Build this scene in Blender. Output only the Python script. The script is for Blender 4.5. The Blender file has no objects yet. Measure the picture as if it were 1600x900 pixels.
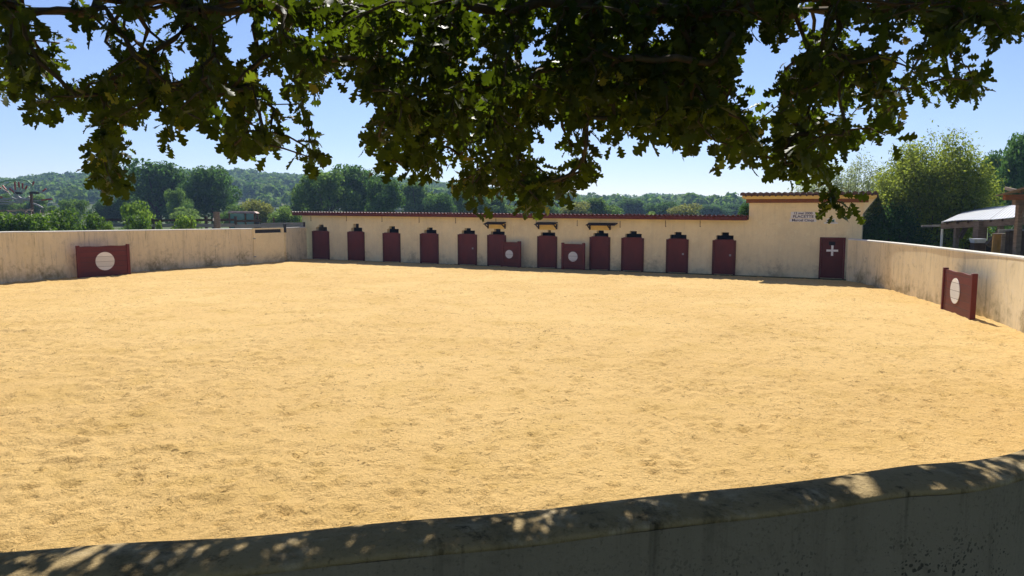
import bpy, math, random
import numpy as np
from mathutils import Vector, Matrix, Euler
R_ = math.radians
rng = np.random.default_rng(7); random.seed(7)
S = bpy.context.scene; COL = S.collection

# ------------------------------------------------------------------ camera, light, exposure
F = 1155.0; CH = 2.7; TH = math.atan(122/F)
cd = bpy.data.cameras.new('camera'); cam = bpy.data.objects.new('camera', cd); COL.objects.link(cam)
cam.location = (0, 0, CH); cam.rotation_euler = (R_(90)-TH, 0, 0)
cd.sensor_width = 36; cd.lens = 36*F/1600; cd.clip_start = .05; cd.clip_end = 6000
S.camera = cam
SUN_EL, SUN_AZ = R_(45.5), R_(3.5)         # azimuth measured from +Y towards +X
W = bpy.data.worlds.new('World'); S.world = W; W.use_nodes = True
nt = W.node_tree; nt.nodes.clear()
sky = nt.nodes.new('ShaderNodeTexSky'); sky.sky_type = 'NISHITA'; sky.sun_disc = False
sky.sun_elevation = SUN_EL; sky.sun_rotation = SUN_AZ; sky.altitude = 100
sky.air_density = 0.9; sky.dust_density = 0.05; sky.ozone_density = 2.5
bg = nt.nodes.new('ShaderNodeBackground'); bg.inputs[1].default_value = 0.07
wo = nt.nodes.new('ShaderNodeOutputWorld')
tint = nt.nodes.new('ShaderNodeMix'); tint.data_type = 'RGBA'; tint.blend_type = 'MULTIPLY'; tint.inputs[0].default_value = 1
tint.inputs[7].default_value = (1.0, .975, 1.13, 1)
nt.links.new(sky.outputs[0], tint.inputs[6]); nt.links.new(tint.outputs[2], bg.inputs[0]); nt.links.new(bg.outputs[0], wo.inputs[0])
sd = bpy.data.lights.new('sun', 'SUN'); sd.energy = 5.0; sd.angle = R_(0.53); sd.color = (1, .95, .86)
sun = bpy.data.objects.new('sun', sd); COL.objects.link(sun)
SD = Vector((math.sin(SUN_AZ)*math.cos(SUN_EL), math.cos(SUN_AZ)*math.cos(SUN_EL), math.sin(SUN_EL)))
sun.rotation_euler = SD.to_track_quat('Z', 'Y').to_euler(); sun.location = (0, 0, 60)
S.view_settings.view_transform = 'Standard'; S.view_settings.look = 'None'
S.view_settings.exposure = 0.68; S.view_settings.gamma = 1
S.render.engine = 'CYCLES'
S.cycles.max_bounces = 8; S.cycles.diffuse_bounces = 5; S.cycles.transmission_bounces = 4
S.cycles.volume_bounces = 0; S.cycles.transparent_max_bounces = 4

# ------------------------------------------------------------------ picking real positions
def ray(px, py):
    x = (px-800)/F; u = (450-py)/F
    return Vector((x, math.cos(TH)+math.sin(TH)*u, -math.sin(TH)+math.cos(TH)*u))
def G(px, py, z=0.0):
    d = ray(px, py); t = (z-CH)/d.z
    return Vector((d.x*t, d.y*t, z))
def D(px, py, Y):
    d = ray(px, py); t = Y/d.y
    return Vector((d.x*t, Y, CH+d.z*t))

# ------------------------------------------------------------------ helpers
def tag(o, label=None, cat=None, group=None, kind=None):
    if label: o['label'] = label
    if cat: o['category'] = cat
    if group: o['group'] = group
    if kind: o['kind'] = kind
    return o
def thing(name, label, cat, loc=(0, 0, 0), rz=0, group=None):
    o = bpy.data.objects.new(name, None); COL.objects.link(o)
    o.location = loc; o.rotation_euler = (0, 0, rz); o.empty_display_size = .3
    o['W'] = 0; del o['W']
    return tag(o, label, cat, group)
def wm(o):
    m = Matrix.LocRotScale(o.location, o.rotation_euler, o.scale)
    return (wm(o.parent) @ m) if o.parent else m
def mesh(name, v, f, m, parent=None, world=True, smooth=False):
    me = bpy.data.meshes.new(name)
    v = np.asarray(v, dtype=float).reshape(-1, 3)
    if parent is not None and world:
        iv = np.array(wm(parent).inverted()); v = v @ iv[:3, :3].T + iv[:3, 3]
    if isinstance(f, np.ndarray):
        n, k = f.shape
        me.vertices.add(len(v)); me.vertices.foreach_set('co', v.ravel())
        me.loops.add(n*k); me.loops.foreach_set('vertex_index', f.ravel().astype(np.int32))
        me.polygons.add(n); me.polygons.foreach_set('loop_start', np.arange(0, n*k, k, dtype=np.int32))
        me.polygons.foreach_set('loop_total', np.full(n, k, dtype=np.int32))
        me.update(calc_edges=True)
    else:
        me.from_pydata([tuple(p) for p in v], [], f)
    if smooth: me.polygons.foreach_set('use_smooth', [True]*len(me.polygons))
    me.materials.append(m); me.update()
    o = bpy.data.objects.new(name, me); COL.objects.link(o); o.parent = parent
    return o
class MB:
    def __init__(s): s.v = []; s.f = []
    def add(s, v, f):
        b = len(s.v); s.v += [tuple(p) for p in v]; s.f += [tuple(i+b for i in q) for q in f]; return s
    def obox(s, c, ax, ay, az, hx, hy, hz):
        c = Vector(c); v = []
        for k in (-1, 1):
            for j in (-1, 1):
                for i in (-1, 1): v.append(c+ax*hx*i+ay*hy*j+az*hz*k)
        return s.add(v, [(0,2,3,1),(4,5,7,6),(0,1,5,4),(2,6,7,3),(0,4,6,2),(1,3,7,5)])
    def box(s, x0, x1, y0, y1, z0, z1):
        return s.obox(((x0+x1)/2, (y0+y1)/2, (z0+z1)/2), Vector((1,0,0)), Vector((0,1,0)), Vector((0,0,1)), (x1-x0)/2, (y1-y0)/2, (z1-z0)/2)
    def bar(s, a, b, w, h=None):
        a, b = Vector(a), Vector(b); d = (b-a); L = d.length; d.normalize()
        up = Vector((0,0,1)) if abs(d.z) < .95 else Vector((0,1,0))
        sx = d.cross(up).normalized(); uz = sx.cross(d).normalized()
        return s.obox((a+b)/2, d, sx, uz, L/2, w/2, (h or w)/2)
    def tube(s, pts, rad, n=8, cap=True):
        b = len(s.v); pts = [Vector(p) for p in pts]
        if not hasattr(rad, '__len__'): rad = [rad]*len(pts)
        for i, p in enumerate(pts):
            d = (pts[min(i+1, len(pts)-1)]-pts[max(i-1, 0)]).normalized()
            up = Vector((0,0,1)) if abs(d.z) < .9 else Vector((0,1,0))
            x = d.cross(up).normalized(); y = d.cross(x).normalized()
            for k in range(n):
                a = 2*math.pi*k/n; s.v.append(tuple(p+(x*math.cos(a)+y*math.sin(a))*rad[i]))
        for i in range(len(pts)-1):
            for k in range(n):
                s.f.append((b+i*n+k, b+i*n+(k+1)%n, b+(i+1)*n+(k+1)%n, b+(i+1)*n+k))
        if cap:
            s.f.append(tuple(b+k for k in range(n))); e = b+(len(pts)-1)*n
            s.f.append(tuple(e+k for k in reversed(range(n))))
        return s
    def build(s, name, m, parent=None, world=False, smooth=False, bevel=0):
        o = mesh(name, s.v, s.f, m, parent, world, smooth)
        if bevel:
            b = o.modifiers.new('bevel', 'BEVEL'); b.width = bevel; b.segments = 2; b.limit_method = 'ANGLE'
        return o
def copy_tree(o, parent=None):
    c = o.copy(); COL.objects.link(c); c.parent = parent
    for ch in [q for q in list(COL.objects) if q.parent == o]: copy_tree(ch, c)
    return c

# ------------------------------------------------------------------ materials
class NT:
    def __init__(s, name):
        s.m = bpy.data.materials.new(name); s.m.use_nodes = True; s.t = s.m.node_tree; s.t.nodes.clear()
        s.out = s.t.nodes.new('ShaderNodeOutputMaterial')
    def n(s, typ, **kw):
        o = s.t.nodes.new('ShaderNode'+typ)
        for k, v in kw.items():
            if k.startswith('i_'):
                o.inputs[int(k[2:]) if k[2:].isdigit() else k[2:]].default_value = v
            else: setattr(o, k, v)
        return o
    def l(s, a, b): s.t.links.new(a, b)
    def pos(s): return s.n('NewGeometry').outputs['Position']
    def mapp(s, src, sc, loc=(0,0,0)):
        m = s.n('Mapping'); m.inputs['Scale'].default_value = sc; m.inputs['Location'].default_value = loc
        s.l(src, m.inputs[0]); return m.outputs[0]
    def noise(s, vec, scale, detail=4, rough=.6, dist=0):
        n = s.n('TexNoise'); n.inputs['Scale'].default_value = scale; n.inputs['Detail'].default_value = detail
        n.inputs['Roughness'].default_value = rough; n.inputs['Distortion'].default_value = dist
        s.l(vec, n.inputs['Vector']); return n.outputs['Fac']
    def ramp(s, fac, a, b, ca=0.0, cb=1.0):
        m = s.n('MapRange'); m.inputs['From Min'].default_value = a; m.inputs['From Max'].default_value = b
        m.inputs['To Min'].default_value = ca; m.inputs['To Max'].default_value = cb
        s.l(fac, m.inputs['Value']); return m.outputs[0]
    def math(s, op, a, b=None):
        m = s.n('Math', operation=op)
        for i, q in enumerate((a, b)):
            if q is None: continue
            if isinstance(q, (int, float)): m.inputs[i].default_value = q
            else: s.l(q, m.inputs[i])
        return m.outputs[0]
    def mix(s, fac, a, b, mode='MIX'):
        m = s.n('Mix', data_type='RGBA', blend_type=mode)
        for i, q in ((0, fac), (6, a), (7, b)):
            if isinstance(q, (int, float)): m.inputs[i].default_value = q
            elif isinstance(q, tuple): m.inputs[i].default_value = (*q, 1)
            else: s.l(q, m.inputs[i])
        return m.outputs[2]
    def bsdf(s, col, rough=.8, spec=.3, bump=None, bs=.3, bd=.02, metal=0):
        b = s.n('BsdfPrincipled'); b.inputs['Metallic'].default_value = metal
        if isinstance(col, tuple): b.inputs['Base Color'].default_value = (*col, 1)
        else: s.l(col, b.inputs['Base Color'])
        if isinstance(rough, (int, float)): b.inputs['Roughness'].default_value = rough
        else: s.l(rough, b.inputs['Roughness'])
        b.inputs['Specular IOR Level'].default_value = spec
        if bump is not None:
            u = s.n('Bump'); u.inputs['Strength'].default_value = bs; u.inputs['Distance'].default_value = bd
            s.l(bump, u.inputs['Height']); s.l(u.outputs[0], b.inputs['Normal'])
        return b
    def done(s, sh): s.l(sh.outputs[0], s.out.inputs['Surface']); return s.m

def m_plain(name, col, rough=.7, var=.25, scale=6, spec=.3, bump=.2, metal=0, sc=(1,1,1)):
    t = NT(name); p = t.mapp(t.pos(), sc)
    n = t.noise(p, scale, 5, .65)
    dark = tuple(c*(1-var) for c in col); lite = tuple(min(1, c*(1+var)) for c in col)
    c = t.mix(t.ramp(n, .3, .7), dark, lite)
    return t.done(t.bsdf(c, rough, spec, n, bump, .01, metal))

def m_render(name, base, stain, strong=.6, base_h=.35, streak=.5, spots=0.0, spotz=0.0, light=None):
    """lime-rendered concrete: blotches, run-off streaks, grime and algae at the foot"""
    t = NT(name); p = t.pos()
    big = t.noise(p, .9, 5, .65); mid = t.noise(p, 5, 6, .7); fine = t.noise(p, 55, 4, .7)
    st = t.noise(t.mapp(p, (3.2, 3.2, .32)), 1.6, 6, .72, .3)
    st2 = t.noise(t.mapp(p, (9, 9, .7)), 1.3, 4, .7)
    c = t.mix(t.ramp(big, .35, .68), base, tuple(x*.86 for x in base))
    if light: c = t.mix(t.ramp(mid, .52, .75), c, light)
    sf = t.math('MULTIPLY', t.ramp(st, .5, .74), t.ramp(mid, .35, .65, .35, 1))
    c = t.mix(t.math('MULTIPLY', sf, streak), c, stain)
    c = t.mix(t.math('MULTIPLY', t.ramp(st2, .58, .72), streak*.8), c, tuple(x*.6 for x in stain))
    sep = t.n('SeparateXYZ'); t.l(p, sep.inputs[0])
    hz = t.math('ADD', sep.outputs[2], t.ramp(mid, .3, .7, -.45, .45))
    foot = t.ramp(hz, base_h+.35, base_h-.25)
    foot = t.math('MULTIPLY', foot, t.ramp(big, .42, .60, .12, 1))
    blot = t.noise(p, 2.6, 7, .78, .6)
    c = t.mix(t.math('MULTIPLY', t.ramp(blot, .55, .66), streak*.55), c, stain)
    c = t.mix(t.math('MULTIPLY', foot, strong), c, stain)
    c = t.mix(t.ramp(fine, .56, .72, 0, .45 if spots or name == 'concrete_coping' else .25), c, tuple(x*.5 for x in stain))
    if spots:
        v = t.n('TexVoronoi'); v.inputs['Scale'].default_value = 62; v.inputs['Randomness'].default_value = 1
        wv = t.n('TexNoise'); wv.inputs['Scale'].default_value = 45; wv.inputs['Detail'].default_value = 3; t.l(p, wv.inputs['Vector'])
        pv = t.n('VectorMath', operation='MULTIPLY_ADD'); t.l(wv.outputs['Color'], pv.inputs[0]); pv.inputs[1].default_value = (.03, .03, .03); t.l(p, pv.inputs[2])
        t.l(pv.outputs[0], v.inputs['Vector'])
        cl = t.noise(p, 2.1, 4, .7)
        sepc = t.n('SeparateColor'); t.l(v.outputs['Color'], sepc.inputs[0])
        rad = t.math('MULTIPLY', sepc.outputs[0], t.ramp(cl, .40, .60, .0, .62))
        msk = t.math('LESS_THAN', v.outputs['Distance'], rad)
        zz = t.ramp(sep.outputs[2], spotz+.02, spotz-.18)
        msk = t.math('MULTIPLY', msk, t.math('MULTIPLY', zz, spots))
        c = t.mix(msk, c, (.018, .018, .014))
    h = t.math('ADD', t.math('MULTIPLY', mid, .5), t.math('MULTIPLY', fine, .6))
    return t.done(t.bsdf(c, .9, .15, h, .8 if spots or name == 'concrete_coping' else .45, .014))

def m_leaf(name, c1, c2, trans=.3, tcol=None, rough=.5, spec=.35, yellow=0):
    t = NT(name); g = t.n('NewGeometry'); r = g.outputs['Random Per Island']
    c = t.mix(r, c1, c2)
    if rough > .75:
        cn = t.noise(t.pos(), .9, 4, .7); c = t.mix(t.ramp(cn, .40, .62), t.mix(.45, c, (.012, .03, .010)), c); c = t.mix(t.ramp(cn, .52, .72, 0, .75), c, tuple(min(1, x*1.75) for x in c2))  # noise darkens and brightens crown clumps, painting in shade and highlights
    if yellow: c = t.mix(t.math('GREATER_THAN', r, 1-yellow), c, (.30, .26, .04))
    b = t.bsdf(c, rough, spec)
    tr = t.n('BsdfTranslucent')
    tc = t.mix(r, tcol or tuple(min(1, x*2.0) for x in c1), tuple(min(1, x*2.2) for x in (tcol or c2)))
    t.l(tc, tr.inputs[0])
    mx = t.n('MixShader'); mx.inputs[0].default_value = trans
    t.l(b.outputs[0], mx.inputs[1]); t.l(tr.outputs[0], mx.inputs[2])
    return t.done(mx)

def m_sand():
    t = NT('sand'); p = t.pos()
    big = t.noise(p, .16, 4, .6, .4); med = t.noise(p, .9, 5, .65, .2)
    hoof = t.noise(p, 5.5, 5, .62, .5); fin = t.noise(p, 24, 5, .7, .3); gr = t.noise(p, 140, 3, .7)
    c = t.mix(t.ramp(big, .35, .65), (.635, .415, .155), (.715, .485, .195))
    c = t.mix(t.ramp(med, .48, .70, 0, .5), c, (.54, .35, .10))
    fl = t.noise(t.mapp(p, (1, 1, 1), (3, 7, 0)), 10, 8, .84, 1.2); fl2 = t.noise(p, 28, 6, .88, .7)
    gate = t.ramp(t.noise(p, .5, 5, .7, .8), .36, .58, .5, 1)
    c = t.mix(t.math('MULTIPLY', t.ramp(fl, .545, .61), t.math('MULTIPLY', gate, .95)), c, (.165, .11, .038))
    c = t.mix(t.math('MULTIPLY', t.ramp(fl2, .575, .64), t.math('MULTIPLY', gate, .95)), c, (.09, .062, .022))
    c = t.mix(t.ramp(gr, .60, .80, 0, .5), c, (.28, .20, .09))
    h = t.math('ADD', t.math('MULTIPLY', hoof, .35), t.math('MULTIPLY', fin, .55))
    h = t.math('ADD', h, t.math('MULTIPLY', fl2, .22))
    return t.done(t.bsdf(c, .95, .1, h, .9, .08))
def m_ground():
    t = NT('ground_soil'); p = t.pos()
    a = t.noise(p, .12, 5, .6); b = t.noise(p, 4, 5, .7)
    c = t.mix(t.ramp(a, .4, .6), (.05, .085, .02), (.09, .105, .03))
    c = t.mix(t.ramp(b, .5, .7, 0, .6), c, (.06, .08, .025))
    return t.done(t.bsdf(c, .95, .1, b, .6, .05))
def m_planks(name, col, joint=(.03, .01, .01), pitch=.17, var=.3, rough=.55, off=0.0):
    """horizontal boards: joints every `pitch` metres and weathered grain"""
    t = NT(name); p = t.pos(); sep = t.n('SeparateXYZ'); t.l(p, sep.inputs[0])
    z = t.math('DIVIDE', t.math('ADD', sep.outputs[2], off), pitch)
    fr = t.math('FRACT', z); jn = t.math('LESS_THAN', fr, .07)
    g = t.noise(t.mapp(p, (1.2, 1.2, 14)), 2.2, 5, .7)
    c = t.mix(t.ramp(g, .3, .7), tuple(x*(1-var) for x in col), tuple(min(1, x*(1+var)) for x in col))
    fl = t.math('FLOOR', z); wn = t.n('TexWhiteNoise', noise_dimensions='1D'); t.l(fl, wn.inputs['W'])
    c = t.mix(t.math('MULTIPLY', wn.outputs[0], .4), c, tuple(x*.5 for x in col))
    c = t.mix(t.math('MULTIPLY', jn, .85), c, joint)
    h = t.math('SUBTRACT', t.math('MULTIPLY', g, .3), jn)
    return t.done(t.bsdf(c, rough, .35, h, .5, .01))

M = {}
M['sand'] = m_sand(); M['ground'] = m_ground()
M['wall'] = m_render('weathered_render', (.88, .73, .45), (.22, .17, .075), .85, .3, .6, light=(.82, .70, .50))
M['bldg'] = m_render('ochre_render', (.92, .76, .45), (.38, .31, .18), .75, .25, .22, light=(.92, .80, .50))
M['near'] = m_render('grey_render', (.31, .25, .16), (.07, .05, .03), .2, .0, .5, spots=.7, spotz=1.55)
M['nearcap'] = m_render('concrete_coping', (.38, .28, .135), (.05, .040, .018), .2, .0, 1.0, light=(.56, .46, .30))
M['cap'] = m_render('pale_coping', (.74, .70, .60), (.38, .34, .25), .1, -.5, .3)
M['red'] = m_plain('oxblood_paint', (.125, .016, .010), .6, .25, 3, .35, .15, sc=(1, 1, .4))
M['red2'] = m_plain('oxblood_paint_dark', (.095, .015, .008), .6, .2, 3)
M['redpl'] = m_planks('oxblood_boards', (.13, .017, .010), pitch=.205)
M['white'] = m_plain('chalk_paint', (.84, .81, .74), .7, .12, 9)
M['whitepl'] = m_planks('chalk_boards', (.86, .82, .74), joint=(.25, .2, .17), pitch=.205, var=.08, rough=.7)
M['dark'] = m_plain('dark_gap', (.012, .011, .010), .9, .2)
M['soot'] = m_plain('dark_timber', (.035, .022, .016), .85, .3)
M['tilered'] = m_plain('red_roof_sheet', (.11, .017, .011), .6, .35, 9)
M['tilered_l'] = m_plain('clay_tile', (.11, .062, .045), .85, .45, 7)
M['brownwood'] = m_plain('brown_stained_wood', (.20, .075, .03), .6, .3, 6, sc=(1, 1, 6))
M['yellow'] = m_plain('warm_yellow', (.80, .56, .17), .85, .08, 5)  # on the eave boards this yellow stands for bounced light
M['plaque'] = m_plain('glazed_tile', (.72, .70, .70), .3, .05, 8, .5)
M['ink'] = m_plain('blue_black_glaze', (.03, .025, .06), .4, .1)
M['timber'] = m_plain('weathered_timber', (.17, .13, .095), .85, .4, 5, sc=(1, 1, 5), bump=.5)
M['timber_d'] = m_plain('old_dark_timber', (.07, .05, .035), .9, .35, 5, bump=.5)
M['greywood'] = m_plain('silvered_wood', (.24, .23, .21), .85, .3, 5, sc=(.4, .4, 6))
M['tin'] = m_plain('zinc_sheet', (.30, .31, .33), .55, .15, 2, .5, .1, .35)
M['blackmetal'] = m_plain('dark_iron', (.03, .03, .03), .55, .2)
M['glass'] = None
t = NT('tinted_glass'); M['glass'] = t.done(t.bsdf((.06, .20, .20), .08, .8))
M['tractor'] = m_plain('faded_green_paint', (.05, .12, .09), .45, .2, 4, .5)
M['tractor_roof'] = m_plain('rusty_cream_roof', (.42, .27, .20), .6, .4, 6)
M['rubber'] = m_plain('tyre_rubber', (.02, .02, .02), .85, .2)
M['rusty'] = m_plain('rusty_iron', (.13, .07, .045), .85, .4, 12)
M['greyiron'] = m_plain('grey_iron', (.33, .32, .30), .6, .25, 12)
M['redtip'] = m_plain('faded_red_enamel', (.34, .07, .05), .6, .25, 12)
M['greeniron'] = m_plain('pale_green_enamel', (.22, .38, .22), .6, .2, 12)
M['bark'] = m_plain('oak_bark', (.085, .065, .045), .95, .45, 9, .1, .8, sc=(1, 1, .3))
M['twig'] = m_plain('twig_bark', (.10, .075, .05), .9, .4, 12, .15, .4)
M['oak'] = m_leaf('oak_leaf', (.014, .028, .006), (.017, .026, .006), .17, (.16, .24, .010), .55, .15, .02)
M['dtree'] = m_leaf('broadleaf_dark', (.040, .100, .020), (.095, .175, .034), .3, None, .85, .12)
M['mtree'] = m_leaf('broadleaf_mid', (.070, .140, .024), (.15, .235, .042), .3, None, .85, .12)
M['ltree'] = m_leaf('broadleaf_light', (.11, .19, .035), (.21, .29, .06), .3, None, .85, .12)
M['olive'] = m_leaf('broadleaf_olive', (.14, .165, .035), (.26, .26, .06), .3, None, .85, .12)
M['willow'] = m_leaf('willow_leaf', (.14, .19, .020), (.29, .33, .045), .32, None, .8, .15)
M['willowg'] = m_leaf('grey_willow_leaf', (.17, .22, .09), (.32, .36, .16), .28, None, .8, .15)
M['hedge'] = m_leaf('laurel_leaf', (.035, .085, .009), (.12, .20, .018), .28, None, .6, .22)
M['shrub'] = m_leaf('young_shrub_leaf', (.08, .16, .016), (.19, .27, .035), .33, None, .7, .15)
M['brush'] = m_plain('dry_brushwood', (.22, .16, .12), .9, .4, 12)

# ------------------------------------------------------------------ ground
v = [(-3000, -1500, -.012), (3000, -1500, -.012), (3000, 5000, -.012), (-3000, 5000, -.012)]
tag(mesh('ground', v, [(0, 1, 2, 3)], M['ground']), kind='structure')

# plan of the ring (inner foot of the wall)
left_px = [(0, 445), (60, 439.5), (125, 433.5), (200, 427), (300, 419.5), (396, 413)]
Lp = [G(*p) for p in left_px]
gate_a, gate_b = G(397, 413), G(446, 409.5)
short_end = G(480, 405.5)
right_px = [(1322, 440), (1340, 443), (1380, 452), (1420, 463), (1460, 475), (1520, 492.5), (1560, 506), (1598, 522)]
Rp = [G(*p) for p in right_px]
ZN = 1.65
far_px = [(0, 858), (200, 846.5), (400, 832.5), (600, 815.5), (800, 796.5), (1000, 776.3), (1200, 754), (1400, 728.5), (1600, 699)]
near_px = [(0, 921), (200, 904), (400, 885.5), (600, 866.5), (800, 845.5), (1000, 822.5), (1200, 798), (1400, 771), (1600, 741)]
Nf = [G(x, y, ZN) for x, y in far_px]; Nn = [G(x, y, ZN) for x, y in near_px]
def smooth_pts(P, n):
    """Catmull-Rom through P"""
    P = [Vector(p) for p in P]; out = []
    Q = [P[0]*2-P[1]]+P+[P[-1]*2-P[-2]]
    for i in range(1, len(Q)-2):
        for k in range(n):
            t_ = k/n; a, b, c, d = Q[i-1], Q[i], Q[i+1], Q[i+2]
            out.append(.5*((2*b)+(c-a)*t_+(2*a-5*b+4*c-d)*t_**2+(3*b-a-3*c+d)*t_**3))
    out.append(P[-1]); return out
def flat(p): return Vector((p[0], p[1], 0))

ringL = [Vector(p) for p in [(-14.5, 7.5, 0), (-18.4, 13.5, 0), (-19.6, 20, 0)]]+Lp
ringN = [Vector(p) for p in [(-13.6, 6.6, 0), (-9.5, 3.9, 0), (-6.6, 2.7, 0), (-4.6, 2.25, 0), (-3.2, 2.1, 0), (-2.25, 2.13, 0)]]
# arena floor sheet
arena = smooth_pts(ringL, 4)+[gate_b, short_end, G(480, 405.5), G(1322, 440)]+smooth_pts(Rp+[Vector((9.6, 12, 0)), Vector((7.2, 8.2, 0)), Vector((4.6, 5.1, 0))], 4)+[flat(p) for p in reversed(Nf)]+list(reversed(ringN))
c0 = Vector((-2, 18, 0))
big = [c0+(p-c0)*1.03 for p in map(flat, arena)]
fv = [(p.x, p.y, 0) for p in big]
tag(mesh('arena_floor', [(c0.x, c0.y, 0)]+fv, [(0, i+1, (i+1) % len(fv)+1) for i in range(len(fv))], M['sand']), kind='structure')

# the trampled sand itself: a relief sheet of hoof dents and ridges inside the ring
def vnoise(X, Y, cell, seed):
    r_ = np.random.default_rng(seed); T = r_.uniform(-1, 1, (256, 256)); u, v_ = X/cell, Y/cell
    i, j = np.floor(u).astype(int), np.floor(v_).astype(int); fu, fv_ = u-i, v_-j; fu = fu*fu*(3-2*fu); fv_ = fv_*fv_*(3-2*fv_)
    g_ = lambda a, b: T[a % 256, b % 256]
    return (g_(i, j)*(1-fu)+g_(i+1, j)*fu)*(1-fv_)+(g_(i, j+1)*(1-fu)+g_(i+1, j+1)*fu)*fv_
yy = [2.6]
while yy[-1] < 43: yy.append(yy[-1]+min(.13, .026+.0032*yy[-1]))
yy = np.array(yy); xx = np.arange(-20.5, 14.5, .042); X2, Y2 = np.meshgrid(xx, yy)
rough = np.clip(.55+.75*vnoise(X2, Y2, 2.7, 5)+.3*vnoise(X2, Y2, 1.1, 6), .12, 1.4)
Z2 = .006*vnoise(X2, Y2, .9, 1)+rough*(.018*vnoise(X2, Y2, .24, 2)+.015*vnoise(X2+Y2*.2, Y2, .12, 3)+.009*vnoise(X2, Y2, .08, 4))
hr = np.random.default_rng(11)
for _ in range(14000):                        # hoof and shoe dents
    hx, hy = hr.uniform(-20, 13.5), 2.8+hr.uniform(0, 1)**1.25*38; rr = hr.uniform(.035, .08); dp = hr.uniform(.012, .034)
    a0, a1 = np.searchsorted(xx, (hx-.2, hx+.2)); b0, b1 = np.searchsorted(yy, (hy-.2, hy+.2))
    q2 = ((X2[b0:b1, a0:a1]-hx)**2+((Y2[b0:b1, a0:a1]-hy)*hr.uniform(.8, 1.2))**2)/rr**2
    Z2[b0:b1, a0:a1] += -dp*np.exp(-q2)+dp*.55*np.exp(-(np.sqrt(q2)-1.7)**2*3)
Z2 = np.maximum(.03+Z2, .004)
def inside(X, Y, poly):
    r_ = np.zeros(X.shape, bool); n_ = len(poly)
    for i in range(n_):
        (x0, y0), (x1, y1) = poly[i], poly[(i+1) % n_]
        if y0 == y1: continue
        r_ ^= ((y0 > Y) != (y1 > Y)) & (X < (x1-x0)*(Y-y0)/(y1-y0)+x0)
    return r_
ins = inside(X2, Y2, [(p.x, p.y) for p in [c0+(p-c0)*1.004 for p in map(flat, arena)]])
idm = np.arange(X2.size).reshape(X2.shape); keep = (ins[:-1, :-1] & ins[1:, :-1] & ins[:-1, 1:] & ins[1:, 1:])
Fq = np.stack([idm[:-1, :-1][keep], idm[:-1, 1:][keep], idm[1:, 1:][keep], idm[1:, :-1][keep]], -1)
used = np.unique(Fq); remap = np.zeros(X2.size, int); remap[used] = np.arange(len(used))
so = mesh('arena_sand', np.stack([X2, Y2, Z2], -1).reshape(-1, 3)[used], remap[Fq], M['sand'], smooth=True)
tag(so, kind='structure')

# ------------------------------------------------------------------ walls
def offset(pts, d):
    """d metres to the outside (away from the arena centre)"""
    out = []
    for i, p in enumerate(pts):
        a = pts[max(i-1, 0)]; b = pts[min(i+1, len(pts)-1)]
        t_ = flat(b-a).normalized(); n = Vector((-t_.y, t_.x, 0))
        if n.dot(flat(p)-c0) < 0: n = -n
        out.append(Vector((p.x, p.y, 0))+n*d)
    return out
def sweep(inner, outer, prof, name, m, parent, heights):
    """prof: list of (s, z) s=0 inner 1 outer, z relative to height if >-5 else ground"""
    V = []; K = len(prof)
    for i in range(len(inner)):
        a, b = flat(inner[i]), flat(outer[i])
        for (s_, z) in prof:
            q = a+(b-a)*s_; V.append((q.x, q.y, 0.0 if z is None else heights[i]+z))
    Fc = []
    for i in range(len(inner)-1):
        for k in range(K): Fc.append((i*K+k, i*K+(k+1) % K, (i+1)*K+(k+1) % K, (i+1)*K+k))
    Fc += [tuple(range(K)), tuple((len(inner)-1)*K+k for k in reversed(range(K)))]
    return mesh(name, V, Fc, m, parent, True)
def hts(bot_px, top_px):
    """real wall heights from the foot and the top seen at the same place"""
    out = []
    for (x, yb), yt in zip(bot_px, top_px):
        g = G(x, yb); out.append(D(x, yt, g.y).z)
    return out
def interp(vals, n):
    xs = np.linspace(0, len(vals)-1, (len(vals)-1)*n+1); return list(np.interp(xs, range(len(vals)), vals))
WALLP = [(0, None), (0, -.05), (1, -.05), (1, None)]
CAPP = [(-.06, -.05), (-.06, -.008), (.02, .004), (.5, .012), (.98, .004), (1.06, -.008), (1.06, -.05)]
def ring_wall(name, label, pts, h, mw, mc, thick=.2, n=4, outer=None):
    th = thing(name, label, 'wall', flat(pts[len(pts)//2]))
    P = smooth_pts(pts, n); Hh = interp(h, n)
    O = smooth_pts(outer, n) if outer else offset(P, thick)
    sweep(P, O, WALLP, 'wall_body', mw, th, Hh)
    sweep(P, O, CAPP, 'coping', mc, th, Hh)
    return th
hL = hts(left_px, [362.5, 361.7, 360.8, 359.6, 358.3, 357])
ring_wall('arena_wall', 'low rendered wall with pale coping, behind the wide dark red screen on the left', ringL, [hL[0]]*3+hL, M['wall'], M['cap'])
hR = hts(right_px, [373, 374.5, 378, 382, 386.5, 393.5, 398, 403])
Rext = [Vector((10.35, 13.4, 0)), Vector((8.9, 10.0, 0)), Vector((6.9, 7.4, 0)), Vector((4.9, 5.45, 0))]
ring_wall('arena_wall', 'curved streaky low wall with pale coping, running from the tall building past the narrow red screen', Rp+Rext, hR+[1.66]*4, M['wall'], M['cap'])
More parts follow.
